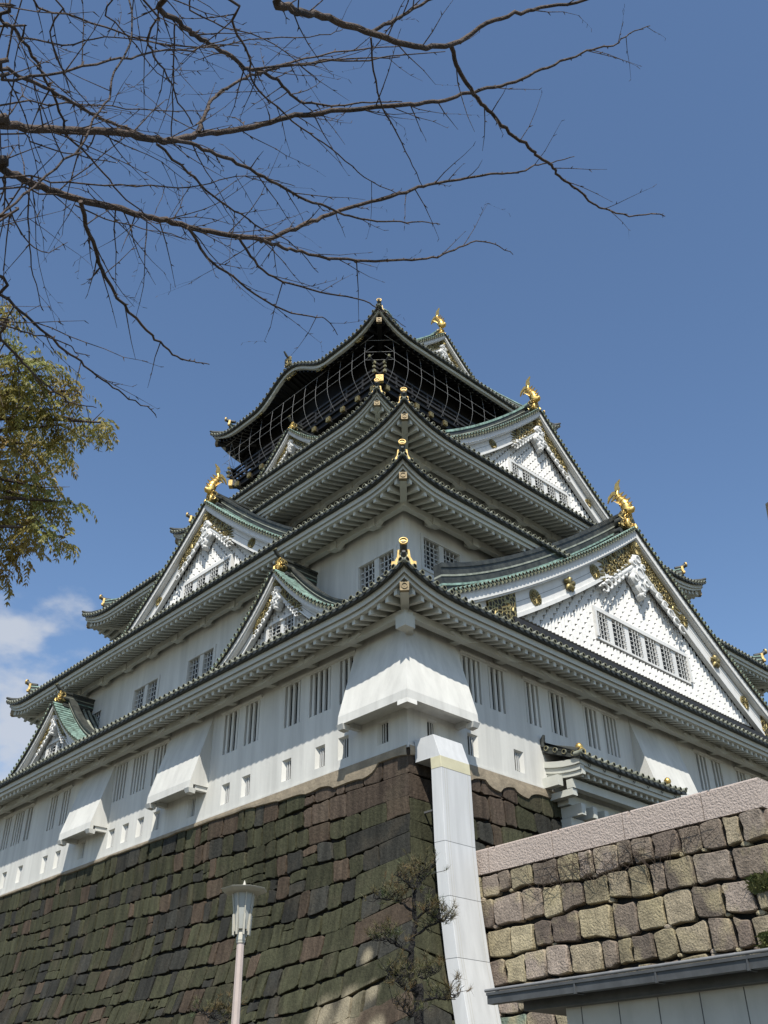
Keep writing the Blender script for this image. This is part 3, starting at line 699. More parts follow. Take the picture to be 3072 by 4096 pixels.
def gable(side, uc, op, z1, k1, k2, Wd, zb, s, depth, wins=(), wz=(0, 0), shachi=True, label=None, strip=None, green=False, rolls=True, zplate=None):
    W = (lambda a, d, z: (uc + a, op + d, z)) if side == 'R' else (lambda a, d, z: (op + d, uc + a, z))
    ax = np.array((0, -1, 0) if side == 'R' else (-1, 0, 0), float); et = np.array((1, 0, 0) if side == 'R' else (0, 1, 0), float)
    zv = lambda a: z1 - (k1 * abs(a) - k2 * a * a)
    N = 26
    As = np.linspace(0, Wd, N)
    h1, h2, h3 = 0.40 * s + .06, 1.45 * s + .12, 1.66 * s + .12
    hb = h3                       # depth of the boards below the verge line
    # gable wall with its plates of plaster scales
    g = MB(); dw = 0.80
    lim = lambda a: zv(a) - hb + 0.1
    AA = [a for a in np.linspace(-Wd, Wd, 2 * N - 1) if lim(a) > zb]
    poly = [(AA[0], zb)] + [(a, lim(a)) for a in AA] + [(AA[-1], zb)]
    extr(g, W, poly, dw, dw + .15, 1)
    cw = 0.27 if s > .6 else 0.22; ch = 0.36 if s > .9 else .30 if s > .6 else .24
    nc = int(AA[-1] / cw) + 1; nh = ch * .74
    for i in range(-nc, nc + 1):
        a = i * cw; z = zb; j = 0
        while z < lim(a) - .05:
            zt = z + ch
            blocked = wins and wins[0][0] - .14 < a < wins[-1][1] + .14 and zt > wz[0] - .05 and z < wz[1] + .10
            if not blocked:
                zt2 = min(zt, lim(a) + .05); hw = cw * .49
                if zt2 - z > .04:
                    zm = min(zt - nh, zt2 - .01); q_ = .22 + .78 * min(1, max(0, zt - zt2) / nh)
                    rt, lt_ = (hw * q_, hw) if (i + j) % 2 == 0 else (hw, hw * q_)
                    fr_ = [(-hw, z), (0, z), (hw, z), (hw, zm), (rt, zt2), (0, zt2), (-lt_, zt2), (-hw, zm)]
                    dd = [-.13, -.22, -.13, -.13, -.14, -.22, -.14, -.13]
                    va = [W(a + x, dw + d_, zz) for (x, zz), d_ in zip(fr_, dd)]
                    vm = W(a, dw - .22, zm); vb = [W(a + x, dw - .002, zz) for x, zz in fr_]
                    g.add(va + [vm], [(0, 1, 8, 7), (1, 2, 3, 8), (7, 8, 5, 6), (8, 3, 4, 5)], 0)
                    g.add(va + vb, [(j_, (j_ + 1) % 8, 8 + (j_ + 1) % 8, 8 + j_) for j_ in range(8)], 0)
            z = zt; j += 1
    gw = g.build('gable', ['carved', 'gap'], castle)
    if label: gw['label'] = label
    # windows of the gable
    if wins:
        u0, u1 = wins[0][0], wins[-1][1]
        f = MB()
        def bx(a, b_, c, d_, dA, dB): 
            f.hexa([W(a, dA, c), W(b_, dA, c), W(b_, dB, c), W(a, dB, c), W(a, dA, d_), W(b_, dA, d_), W(b_, dB, d_), W(a, dB, d_)])
        t_ = .16 if s > .6 else .1
        bx(u0 - t_, u1 + t_, wz[1], wz[1] + t_ * 1.3, dw - .25, dw)
        bx(u0 - t_, u1 + t_, wz[0] - t_ * .7, wz[0], dw - .22, dw)
        bx(u0 - t_, u0, wz[0], wz[1], dw - .3, dw); bx(u1, u1 + t_, wz[0], wz[1], dw - .3, dw)
        for (a, b_), (c, d_) in zip(wins[:-1], wins[1:]): bx(b_, c, wz[0], wz[1], dw - .16, dw)
        f.build('window_frames', ['carved'], gw)
        for a, b_ in wins: grid_window(lambda u, o, z: W(u, dw - o, z), a, b_, wz[0], wz[1], gw, 4 if s > .6 else 3, 6 if s > .9 else 4, o0=.22, t=.015, bk=.19)
    # bargeboards
    for sg in (-1, 1):
        bb = MB()
        for (ta, tb, dA, dB) in ((0.0, h1, -.02, .30), (h1 - .002, h1 + .09, .06, .30), (h1 + .08, h2, .33, .50), (h2 - .002, h3, .26, .52)):
            vs = []
            for a in As:
                z = zv(a)
                vs += [W(sg * a, dA, z - ta), W(sg * a, dA, z - tb), W(sg * a, dB, z - tb), W(sg * a, dB, z - ta)]
            fs = [(0, 1, 2, 3)]
            for i in range(N - 1):
                for j in range(4): fs.append((4 * i + j, 4 * i + (j + 1) % 4, 4 * i + 4 + (j + 1) % 4, 4 * i + 4 + j))
            fs.append((4 * N - 4, 4 * N - 3, 4 * N - 2, 4 * N - 1))
            bb.add(vs, fs, 0)
        # a fine dark line along the middle of the main board
        vs = []; tm = h1 + .08 + (h2 - h1) * .42
        for a in As: vs += [W(sg * a, .326, zv(a) - tm), W(sg * a, .326, zv(a) - tm - .022)]
        bb.add(vs, [(2 * i, 2 * i + 1, 2 * i + 3, 2 * i + 2) for i in range(N - 1)], 1)
        # soffit from boards back to the gable wall
        vs = []
        for a in As: vs += [W(sg * a, .3, zv(a) - h1 * .6), W(sg * a, dw + .1, zv(a) - h1 * .6)]
        bb.add(vs, [(2 * i, 2 * i + 1, 2 * i + 3, 2 * i + 2) for i in range(N - 1)], 0)
        bb.build('bargeboard', ['carved', 'seam'], gw)
    # verge tiles: barrels across the gable with round ends
    vt = MB(); sp = .31 if s > .6 else .30; r = .100 if s > .6 else .088
    for sg in (-1, 1):
        a = .22
        while a < Wd + .1:
            c = W(sg * a, -.20, zv(a) + r + .06)
            vt.disc_cap(c, ax, et, ZUP, r, 1, 0, L=1.0, m_side=2, n=9)
            a2 = a + sp / math.sqrt(1 + (k1 - 2 * k2 * a) ** 2)
            # hanging tongue between two ends
            am = (a + a2) / 2
            vt.add([W(sg * a, -.16, zv(a) + .04), W(sg * am, -.16, zv(am) - .06), W(sg * a2, -.16, zv(a2) + .04), W(sg * am, -.16, zv(am) + .14)], [(0, 1, 2, 3)], 1)
            a = a2
        vs = []
        for a in As: vs += [W(sg * a, -.14, zv(a) + .10), W(sg * a, -.14, zv(a) + .003), W(sg * a, 1.0, zv(a) + .003), W(sg * a, 1.0, zv(a) + .10)]
        fs = []
        for i in range(N - 1):
            for j in range(4): fs.append((4 * i + j, 4 * i + (j + 1) % 4, 4 * i + 4 + (j + 1) % 4, 4 * i + 4 + j))
        vt.add(vs, fs, 0)
    vt.build('verge_tiles', ['tile', 'rim', 'verdi'], gw)
    # roof slopes behind, with rolls running down them
    rs = MB()
    for sg in (-1, 1):
        vs = []
        for a in As: vs += [W(sg * a, .4, zv(a) + .06), W(sg * a, depth, zv(a) + .06)]
        rs.add(vs, [(2 * i, 2 * i + 1, 2 * i + 3, 2 * i + 2) for i in range(N - 1)], 0, True)
        if rolls:
            d = 1.0 + (.9 if s > .5 else .55)
            while d < min(depth, 9):
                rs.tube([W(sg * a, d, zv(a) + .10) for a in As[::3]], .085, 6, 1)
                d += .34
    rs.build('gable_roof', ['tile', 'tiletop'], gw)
    # descending ridges standing behind the verge, and the main ridge
    rd = MB(); hs_ = max(.5, s * 1.45)
    lays = ((.0, .20, 0, .0), (.20, .27, 1, .05), (.27, .50, 0, .02), (.50, .56, 2, .05), (.56, .80, 0, .03), (.80, .95, 1 if green else 3, .08))
    for sg in (-1, 1):
        end = min(Wd, Wd * .97); AS = np.linspace(0.0, end, 20)
        for z0, z1_, m_, ex in lays:
            vs = []
            for a in AS:
                q = a / end; zz = zv(a) + .08 + (.25 * hs_ * (q ** 6))
                dd = .78 + .12 * s
                vs += [W(sg * a, dd - ex, zz + z0 * hs_), W(sg * a, dd - ex, zz + z1_ * hs_), W(sg * a, dd + .34 + ex, zz + z1_ * hs_), W(sg * a, dd + .34 + ex, zz + z0 * hs_)]
            fs = [(0, 1, 2, 3), (76, 77, 78, 79)]
            for i in range(19):
                for j in range(4): fs.append((4 * i + j, 4 * i + (j + 1) % 4, 4 * i + 4 + (j + 1) % 4, 4 * i + 4 + j))
            rd.add(vs, fs, m_)
    for z0, z1_, m_, ex in lays:
        hw = .2 * max(s, .6) + ex
        hh = max(.75, 1.25 * s)
        rd.hexa([W(-hw, .55, z1 + .1 + z0 * hh), W(hw, .55, z1 + .1 + z0 * hh), W(hw, depth, z1 + .1 + z0 * hh), W(-hw, depth, z1 + .1 + z0 * hh), W(-hw, .55, z1 + .1 + z1_ * hh), W(hw, .55, z1 + .1 + z1_ * hh), W(hw, depth, z1 + .1 + z1_ * hh), W(-hw, depth, z1 + .1 + z1_ * hh)], m_)
    # scrolls beside the end plate
    so_ = .42 * max(s, .5)
    for sg in (-1, 1):
        rd.tube([W(sg * so_ * 1.1, .36, z1 + .1 + .55 * s), W(sg * so_ * 1.1, .75, z1 + .1 + .55 * s)], so_ * .48, 12, 0)
        rd.tube([W(sg * so_ * 1.75, .38, z1 - .1), W(sg * so_ * 1.75, .75, z1 - .1)], so_ * .42, 12, 0)
        rd.tube([W(sg * so_ * 2.3, .40, z1 - .5 * s), W(sg * so_ * 2.3, .75, z1 - .5 * s)], so_ * .3, 12, 0)
    rd.build('ridge_stack', ['tile', 'verdi', 'tiletop', 'verdi' if green else 'tile'], gw)
    # gold end plate
    pl = MB(); q = max(s, .5)
    sh = [(-.62, 0), (.62, 0), (.70, .25), (.55, .42), (.58, .75), (.42, 1.05), (.22, 1.28), (0, 1.34), (-.22, 1.28), (-.42, 1.05), (-.58, .75), (-.55, .42), (-.70, .25)]
    extr(pl, W, [(a * q, z1 + .16 + z * q) for a, z in sh], .22, .52, 1)
    for j in range(26):
        a = random.uniform(-.42, .42) * q; z = z1 + .2 + random.uniform(.08, 1.08) * q
        rr = random.uniform(.06, .12) * q
        pts = [W(a + rr * math.cos(t), .20, z + rr * math.sin(t)) for t in np.linspace(0, 5, 8)]
        pl.tube(pts, .022 * q + .008, 5, 0)
    for sg in (-1, 1): pl.tube([W(sg * .3 * q, .12, z1 + .2), W(sg * .42 * q, .1, z1 + .2 + .2 * q), W(sg * .36 * q, .12, z1 + .2 + .42 * q)], [.1 * q, .12 * q, .08 * q], 8, 0)
    pl.build('gold_end_plate', ['gold', 'filigree'], gw)
    if shachi: fish(W, z1 + .1 + (1.25 * s if s > .6 else .95), 0.74 + .17 * s, gw)
    else:
        hn = MB(); z0 = z1 + .16 + 1.3 * q
        hn.tube([W(0, .9, z0 - .12), W(0, .45, z0), W(0, .12, z0 + .16), W(0, -.08, z0 + .38)], [.1, .1, .1, .1], 9, 0)
        hn.disc_cap(W(0, -.09, z0 + .39), ax * .7 + ZUP * .7, et, np.cross(et, ax * .7 + ZUP * .7), .12, 1, 0, L=.05)
        hn.build('ridge_horn', ['tile', 'rim'], gw)
    # gold filigree over the head of the boards
    gf = MB(); a3 = 3.0 * s + .25
    for sg in (-1, 1):
        ga = np.linspace(0, a3, 12); vs = []
        for i, a in enumerate(ga):
            tp = h1 + .085; q_ = i / 11
            bt = h3 + .02 if q_ < .85 else h1 + .085 + (h3 - h1) * (1 - (q_ - .85) / .15 * .6)
            vs += [W(sg * a, .235, zv(a) - tp), W(sg * a, .235, zv(a) - bt), W(sg * a, .33, zv(a) - bt), W(sg * a, .33, zv(a) - tp)]
        fs = [(0, 1, 2, 3), (44, 45, 46, 47)]
        for i in range(11):
            for j in range(4): fs.append((4 * i + j, 4 * i + (j + 1) % 4, 4 * i + 4 + (j + 1) % 4, 4 * i + 4 + j))
        gf.add(vs, fs, 0)
        # raised border and scrolls
        gf.tube([W(sg * a, .22, zv(a) - h3 + .02) for a in ga[:10]], .045 * s + .01, 5, 1)
        for j in range(int(18 * s) + 6):
            a = random.uniform(.1, a3 * .92); z = zv(a) - random.uniform(h1 + .25 * s, h3 - .15 * s); rr = random.uniform(.10, .2) * s + .02
            gf.tube([W(sg * a + rr * (1 - t / 9) * math.cos(t), .21, z + rr * (1 - t / 9) * math.sin(t)) for t in np.linspace(0, 6, 10)], .026 * s + .008, 5, 1)
        for j in range(5):   # leafy points at the end
            z0 = h1 + .15 + (h3 - h1) * j / 5
            a0 = a3; extr(gf, W, [(sg * (a0 - .05), zv(a0) - z0), (sg * (a0 + random.uniform(.3, .6) * s), zv(a0) - z0 - .28 * s), (sg * (a0 - .05), zv(a0) - z0 - .2 * s)], .25, .32, 1)
    gf.disc_cap(W(0, .12, z1 - h1 - .62 * s), ax, et, ZUP, .42 * s + .04, 1, 1, L=.12, n=20, boss=1)
    for j in range(16):
        t = 2 * math.pi * j / 16; rr = .27 * s + .02
        gf.tube([W(.1 * s * math.cos(t), .11, z1 - h1 - .62 * s + .1 * s * math.sin(t)), W((rr + .1 * s) * math.cos(t), .1, z1 - h1 - .62 * s + (rr + .1 * s) * math.sin(t))], [.015, .05 * s + .01], 5, 1)
    gf.build('gold_apex_filigree', ['filigree', 'oldgold'], gw)
    # white carved pendant and its wings
    cv = MB(); zc = z1 - h3 - .95 * s
    def blob(a, z, r, d=.22, th=.28):
        n = 14
        pol = [(a + r * (1 + .12 * math.cos(4 * t)) * math.cos(t), z + r * (1 + .12 * math.cos(4 * t)) * math.sin(t)) for t in np.linspace(0, 2 * math.pi, n, endpoint=False)]
        va = [W(x, d, y) for x, y in pol]; vb = [W(a + (x - a) * .72, d - .09, z + (y - z) * .72) for x, y in pol]; vc = [W(x, d + th, y) for x, y in pol]
        cv.add(va + vb, [(j, (j + 1) % n, n + (j + 1) % n, n + j) for j in range(n)], 0, True)
        cv.add(va + vc, [(j, (j + 1) % n, n + (j + 1) % n, n + j) for j in range(n)], 0, True)
        cv.add(vb, [tuple(range(n))], 0)
        cv.tube([W(a + r * .5 * math.cos(t), d - .10, z + r * .5 * math.sin(t)) for t in np.linspace(0.4, 5.6, 12)], .05 * s + .01, 5, 0)
    blob(0, zc + .95 * s, .42 * s); blob(0, zc + .1 * s, .62 * s); blob(-.5 * s, zc - .35 * s, .36 * s); blob(.5 * s, zc - .35 * s, .36 * s)
    blob(0, zc - .75 * s, .46 * s); blob(-.42 * s, zc + .6 * s, .3 * s); blob(.42 * s, zc + .6 * s, .3 * s); blob(0, zc - 1.2 * s, .22 * s)
    for sg in (-1, 1):
        for i in range(7):
            a = (.95 + i * .42) * s
            cv.tube([W(sg * (a + rr * math.cos(t)), .30 - .02 * i, zv(a) - h3 - .15 * s + .22 * s * math.sin(t) - .05 * i * s) for rr in (.26 * s,) for t in np.linspace(.3, 5.4, 10)], (.1 - .008 * i) * s + .012, 6, 0)
        pts = [W(sg * a, .34, zv(a) - h3 - .22 * s) for a in np.linspace(.4 * s, 3.8 * s, 9)]
        cv.tube(pts, [.2 * s, .2 * s, .19 * s, .18 * s, .17 * s, .15 * s, .13 * s, .1 * s, .05 * s], 6, 0)
    cv.build('carved_pendant', ['carved'], gw)
    # gold crests on the boards
    if s > .6:
        for sg in (-1, 1):
            for i, a in enumerate((4.0, 6.5, 9.15) if s > .9 else ((4.6, 7.2) if side == 'L' else (4.6, 7.2))):
                if a > Wd - .5: continue
                z = zv(a) - (1.02 * s + .1); c = MB(); rr = .36 * s + .05
                if i % 2 == 0:
                    c.disc_cap(W(sg * a, .27, z), ax, et, ZUP, rr, 0, 0, L=.12, n=18, boss=0)
                    for j in range(12):
                        t = 2 * math.pi * j / 12
                        c.tube([W(sg * a + .08 * math.cos(t), .265, z + .08 * math.sin(t)), W(sg * a + rr * .8 * math.cos(t), .26, z + rr * .8 * math.sin(t))], [.012, .05], 5, 0)
                else:
                    for j in range(5):
                        t = 2 * math.pi * (j + .25) / 5; c.tube([W(sg * a, .2, z), W(sg * a + rr * .6 * math.cos(t), .17, z + rr * .6 * math.sin(t)), W(sg * a + rr * math.cos(t), .22, z + rr * math.sin(t))], [.06, .14 * s + .02, .03], 7, 0)
                c.build('gold_crest', ['oldgold'], gw)
        for sg in (-1, 1):  # fittings on the feet of the boards
            e = MB(); a0, a1 = (10.7, 12.6) if s > .9 else (Wd * .70, Wd * .84); ga = np.linspace(a0, a1, 6); vs = []
            for i, a in enumerate(ga):
                vs += [W(sg * a, .225, zv(a) - h1 - .08), W(sg * a, .225, zv(a) - h3 - .02), W(sg * a, .33, zv(a) - h3 - .02), W(sg * a, .33, zv(a) - h1 - .08)]
            fs = [(0, 1, 2, 3), (20, 21, 22, 23)]
            for i in range(5):
                for j in range(4): fs.append((4 * i + j, 4 * i + (j + 1) % 4, 4 * i + 4 + (j + 1) % 4, 4 * i + 4 + j))
            e.add(vs, fs, 0); e.build('gold_foot_plate', ['filigree'], gw)
    if strip:
        st = MB(); a0, a1, zA, zB, dd = strip
        st.hexa([W(a0, dd, zA), W(a1, dd, zA), W(a1, .78, zA), W(a0, .78, zA), W(a0, dd, zB - .42), W(a1, dd, zB - .42), W(a1, .78, zB), W(a0, .78, zB)], 0)
        st.build('gable_base_flashing', ['blackwood'], gw)
    return gw

def wins(n, a, gap):
    w_ = (2 * a - gap * (n - 1)) / n
    return [(-a + i * (w_ + gap), -a + i * (w_ + gap) + w_) for i in range(n)]
gable('R', CX, 0.10, 16.43, .755, .0085, 15.2, 8.0, 1.0, 14.0, wins(6, 4.05, .42), (8.95, 10.4), label='huge lowest gable on the right with a row of six windows', strip=(-10.9, 10.9, 6.3, 7.98, .22))
gable('L', CY, 2.93, 20.95, .90, .014, 10.4, 14.0, .74, 9.0, wins(4, 2.3, .5), (15.55, 16.5), label='large gable on the second tier, left side', green=False)
gable('R', CX, 5.33, 27.85, .95, .018, 10.6, 20.2, .74, 9.0, wins(5, 2.75, .42), (22.0, 22.85), label='large gable on the third tier, right side', green=True)
gable('L', 9.04, 0.54, 10.94, 1.2, .08, 4.95, 6.6, .45, 3.6, wins(2, .95, .3), (7.85, 8.62), shachi=False, label='small lowest gable beside the corner')
gable('L', 30.1, 0.54, 10.85, 1.2, .08, 4.95, 6.6, .45, 3.6, wins(2, .95, .3), (7.85, 8.62), shachi=False, label='small lowest gable near the far left end')
gable('L', CY, 8.80, 29.62, 1.05, .07, 4.6, 25.6, .42, 3.2, (), (0, 0), shachi=False, label='small gable under the black balcony')
gable('R', CX, 12.95, 39.72, 1.0, .03, 5.2, 35.2, .55, 13.2, (), (0, 0), shachi=True, label='topmost gable with gold fish', green=True)

# ------------------------------------------------------------ balcony, railing, net
BX0, BX1, BY0, BY1 = CX - 8.0, CX + 8.0, CY - 7.9, CY + 7.9
bal = MB()
bal.box(BX0, BX1, BY0, BY1, 29.75, 29.95); bal.box(BX0 + .15, BX1 - .15, BY0 + .15, BY1 - .15, 29.35, 29.75)
bal.box(BX0 + .7, BX1 - .7, BY0 + .7, BY1 - .7, 28.7, 29.35); bal.box(BX0 + 1.3, BX1 - 1.3, BY0 + 1.3, BY1 - 1.3, 27.6, 28.7)
bo = bal.build('balcony', ['black'], castle)
BS = {k: Side((BX0, BX1, BY0, BY1), k) for k in 'LRMS'}
for k in 'LR':
    s_ = BS[k]; n = int(s_.len / 1.45)
    for i in range(n + 1):
        u = .6 + i * (s_.len - 1.2) / n
        for (o, z, hw, hh, L_) in ((.12, 29.42, .15, .17, 1.0), (-.42, 28.92, .15, .17, 1.0)):
            ends = MB(); gl = MB(); ends.hexa([s_.p(u - hw, o, z - hh), s_.p(u + hw, o, z - hh), s_.p(u + hw, o, z + hh), s_.p(u - hw, o, z + hh), s_.p(u - hw, o - L_, z - hh), s_.p(u + hw, o - L_, z - hh), s_.p(u + hw, o - L_, z + hh), s_.p(u - hw, o - L_, z + hh)], 0)
            gl.hexa([s_.p(u - hw - .01, o + .02, z - hh - .01), s_.p(u + hw + .01, o + .02, z - hh - .01), s_.p(u + hw + .01, o + .02, z + hh + .01), s_.p(u - hw - .01, o + .02, z + hh + .01), s_.p(u - hw - .01, o - .12, z - hh - .01), s_.p(u + hw + .01, o - .12, z - hh - .01), s_.p(u + hw + .01, o - .12, z + hh + .01), s_.p(u - hw - .01, o - .12, z + hh + .01)], 0)
            gl.disc_cap(s_.p(u, o + .035, z), s_.n(), s_.t(), ZUP, .1, 1, 0, L=.02, boss=1)
            eo_ = ends.build('beam_end', ['blackwood'], bo); gl.build('gold_cap', ['oldgold', 'rim'], bo)
    for i in range(6):
        u = 2.0 + i * (s_.len - 4) / 5
        gl = MB(); zz = 28.35; pol = [(-.5, 0), (-.25, .16), (0, .08), (.25, .16), (.5, 0), (.25, -.16), (0, -.08), (-.25, -.16)]
        va = [s_.p(u + a, -.68, zz + z) for a, z in pol]; gl.add(va + [s_.p(u + a, -.8, zz + z) for a, z in pol], [tuple(range(8))] + [(j, (j + 1) % 8, 8 + (j + 1) % 8, 8 + j) for j in range(8)], 0)
        gl.build('gold_crest', ['oldgold'], bo)
for x, y in ((BX0, BY0), (BX0, BY1), (BX1, BY0)):
    sx = 1 if x == BX0 else -1; sy = 1 if y == BY0 else -1
    dg = np.array([-sx, -sy, 0]) / math.sqrt(2); t = np.array([sx, -sy, 0]) / math.sqrt(2); e = np.array([x, y, 29.72]) + dg * .30
    hw, hh = .24, .25; ends = MB(); gl = MB()
    gl.hexa([e + t * hw - ZUP * hh, e - t * hw - ZUP * hh, e - t * hw + ZUP * hh, e + t * hw + ZUP * hh, e + t * hw - ZUP * hh - dg * .28, e - t * hw - ZUP * hh - dg * .28, e - t * hw + ZUP * hh - dg * .28, e + t * hw + ZUP * hh - dg * .28], 2)
    gl.disc_cap(e + dg * .02, dg, t, ZUP, .19, 2, 1, L=.04, boss=2, n=14)
    ends.hexa([e + t * hw - ZUP * hh - dg * .281, e - t * hw - ZUP * hh - dg * .281, e - t * hw + ZUP * hh - dg * .281, e + t * hw + ZUP * hh - dg * .281, e + t * hw - ZUP * hh - dg * 1.3, e - t * hw - ZUP * hh - dg * 1.3, e - t * hw + ZUP * hh - dg * 1.3, e + t * hw + ZUP * hh - dg * 1.3], 0)
    ends.build('beam_end', ['blackwood'], bo); gl.build('gold_cap', ['oldgold', 'rim', 'softgold'], bo)
rail = MB(); rg = MB()
for k in 'LRMS':
    s_ = BS[k]
    for z, o, hw in ((30.95, .02, .075), (30.62, .0, .055), (30.22, .02, .08)):
        a, b = -.5, s_.len + .5
        rail.hexa([s_.p(a, o + hw, z - hw), s_.p(b, o + hw, z - hw), s_.p(b, o - hw, z - hw), s_.p(a, o - hw, z - hw), s_.p(a, o + hw, z + hw), s_.p(b, o + hw, z + hw), s_.p(b, o - hw, z + hw), s_.p(a, o - hw, z + hw)], 0)
        if k in 'LR' and z > 30.9:
            for u0, du in ((a, -1), (b, 1)):
                rail.tube([s_.p(u0, o, z), s_.p(u0 + du * .25, o, z + .1), s_.p(u0 + du * .42, o, z + .3)], [.075, .075, .08], 8, 0)
                rg.tube([s_.p(u0 + du * .38, o, z + .24), s_.p(u0 + du * .45, o, z + .36)], [.095, .095], 8, 0)
        for u0 in (a, b):
            rg.hexa([s_.p(u0 - .08, o + hw + .012, z - hw - .012), s_.p(u0 + .08, o + hw + .012, z - hw - .012), s_.p(u0 + .08, o - hw - .012, z - hw - .012), s_.p(u0 - .08, o - hw - .012, z - hw - .012), s_.p(u0 - .08, o + hw + .012, z + hw + .012), s_.p(u0 + .08, o + hw + .012, z + hw + .012), s_.p(u0 + .08, o - hw - .012, z + hw + .012), s_.p(u0 - .08, o - hw - .012, z + hw + .012)], 0)
    n = int(s_.len / 1.45)
    for i in range(n + 1):
        u = i * s_.len / n
        for z0, z1_ in ((29.95, 30.9),):
            rail.hexa([s_.p(u - .07, .07, z0), s_.p(u + .07, .07, z0), s_.p(u + .07, -.07, z0), s_.p(u - .07, -.07, z0), s_.p(u - .07, .07, z1_), s_.p(u + .07, .07, z1_), s_.p(u + .07, -.07, z1_), s_.p(u - .07, -.07, z1_)], 0)
        if k in 'LR': rg.tube([s_.p(u, .02, 31.0), s_.p(u, .02, 31.08)], [.06, .04], 8, 0)
rail.build('railing', ['blackwood'], bo); rg.build('railing_fittings', ['rim'], bo)
net = MB()
def netp(q):   # q 0 top .. 1 bottom -> (o, z)
    return (.80 + .12 * math.sin(min(q / .5, 1) * math.pi / 2) if q < .5 else .92 - .72 * ((q - .5) / .5) ** 2.2), 33.0 - 3.35 * q
qs = np.linspace(0, 1, 15)
NS = {k: Side((BX0 + .05, BX1 - .05, BY0 + .05, BY1 - .05), k) for k in 'LRMS'}
for k in 'LRMS':
    s_ = NS[k]; n = 12
    for i in range(n + 1):
        u = .45 + i * (s_.len - .9) / n
        net.tube([s_.p(u, netp(q)[0], netp(q)[1]) for q in qs], .010, 4, 0, cap=False)
    for q in (0.0, .32, .53):
        o, z = netp(q)
        net.tube([s_.p(s_.mit(0.45, o), o, z), s_.p(s_.mit(s_.len - .45, o), o, z)], .015, 4, 0, cap=False)
for (x, y, sx, sy) in ((BX0, BY0, -1, -1), (BX0, BY1, -1, 1), (BX1, BY0, 1, -1)):
    for q in (0, .32, .53):
        o, z = netp(q)
        a = (x + sx * (o - .05), y - sy * .45 + sy * .0, z); b_ = (x - sx * .45, y + sy * (o - .05), z)
        net.tube([a, b_], .015, 4, 0, cap=False)
net.build('bird_net', ['wire'], bo)

# ------------------------------------------------------------ entrance canopy on the right
can = MB(); x0, x1, yo = 7.58, 14.65, -1.72
cs_ = Side((x0, x1, yo, 0.0), 'R'); cl = Side((x0, x1, yo, 0.0), 'L')
cz = lambda u: 1.0 + .10 * max(0, 1 - min(u, 7.07 - u) / 1.2) ** 2
can.add([(x0 - .1, 0, 2.0), (x0 - .1, yo - .1, 1.08), (x1 + .1, yo - .1, 1.08), (x1 + .1, 0, 2.0)], [(0, 1, 2, 3)], 0)
can.box(x0 + .1, x1 - .1, yo + .15, 0, .62, .66, 1)
cano = can.build('entrance_canopy', ['tile', 'trim'], castle)
ct = MB(); eave_tiles(ct, cs_, np.linspace(0, 7.07, 20), cz, 7.07, sp=.37, r=.10)
for i in range(4):
    y = yo + .2 + i * .42; z = 1.02 + (y - yo) * .42
    ct.disc_cap((x0 - .12, y, z), (-1, 0, 0), (0, 1, 0), ZUP, .10, 1, 0, L=.4, m_side=2)
ct.hexa([(x0 - .05, yo - .05, .84), (x0 + .3, yo - .05, .84), (x0 + .3, 0, 1.55), (x0 - .05, 0, 1.55), (x0 - .05, yo - .05, .99), (x0 + .3, yo - .05, .99), (x0 + .3, 0, 1.72), (x0 - .05, 0, 1.72)], 0)
ct.tube([(x0 + .1, 0, 1.75), (x0 + .1, -.9, 1.45), (x0 + .1, yo + .05, 1.18)], .16, 8, 0)
ct.tube([(x0 - .02, -.05, 1.75), (x0 - .05, -.10, 2.05), (x0 - .08, -.2, 2.2)], [.12, .1, .05], 8, 0)
ct.tube([(x1, yo + .05, 1.1), (x1 + .25, yo, 1.12), (x1 + .5, yo - .05, 1.28)], [.1, .1, .05], 8, 0)
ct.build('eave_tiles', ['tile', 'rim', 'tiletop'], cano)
for x, y, z in ((x0 + .2, yo + .1, 1.38), (x1 - .7, yo + .12, 1.36)):
    kn = MB(); kn.tube([(x, y, z - .14), (x, y, z - .08), (x, y, z), (x, y, z + .08), (x, y, z + .15), (x, y, z + .19)], [.05, .12, .155, .14, .08, .01], 12, 0)
    kn.build('gold_knob', ['gold'], cano)
kn = MB(); kn.disc_cap((x0 + .08, yo - .12, 1.14), (-.5, -.85, 0), (.85, -.5, 0), ZUP, .15, 0, 1, L=.3, n=14)
kn.build('gold_corner_tile', ['gold', 'tile'], cano)
cf = MB()
sweep(cf, cs_, np.linspace(0, 7.07, 20), [(0, -.2), (0, -.40), (-.2, -.40), (-.2, -.2)], cz, 0)
sweep(cf, cs_, np.linspace(0, 7.07, 20), [(-.08, -.405), (-.08, -.56), (-.3, -.56), (-.3, -.405)], cz, 0)
for (o, ta, tb) in ((.0, .16, .40), (-.07, .405, .62), (-.12, .62, .80)):   # curved end boards
    vs = []
    for i in range(9):
        q = i / 8; y = yo + .03 + q * -yo; z = 1.0 + .12 * (1 - q) ** 2 + .34 * q ** 1.4
        vs += [(x0 - o, y, z - ta), (x0 - o, y, z - tb), (x0 - o + .2, y, z - tb), (x0 - o + .2, y, z - ta)]
    cf.add(vs, [(0, 1, 2, 3)] + [(4 * i + j, 4 * i + (j + 1) % 4, 4 * i + 4 + (j + 1) % 4, 4 * i + 4 + j) for i in range(8) for j in range(4)], 0)
for i in range(17):
    x = x0 + .35 + i * .395; cf.hexa([(x - .07, yo + .2, .28), (x + .07, yo + .2, .28), (x + .07, yo + .2, .46), (x - .07, yo + .2, .46), (x - .07, -.1, .66), (x + .07, -.1, .66), (x + .07, -.1, .84), (x - .07, -.1, .84)])
cf.box(x0 + .15, x1 - .2, yo + .55, yo + .85, -.08, .26)
cf.box(x0 + .15, x0 + .45, yo + .6, 0, -.35, -.1); cf.box(x0 - .2, x0 + .1, -.75, 0, .05, .45)
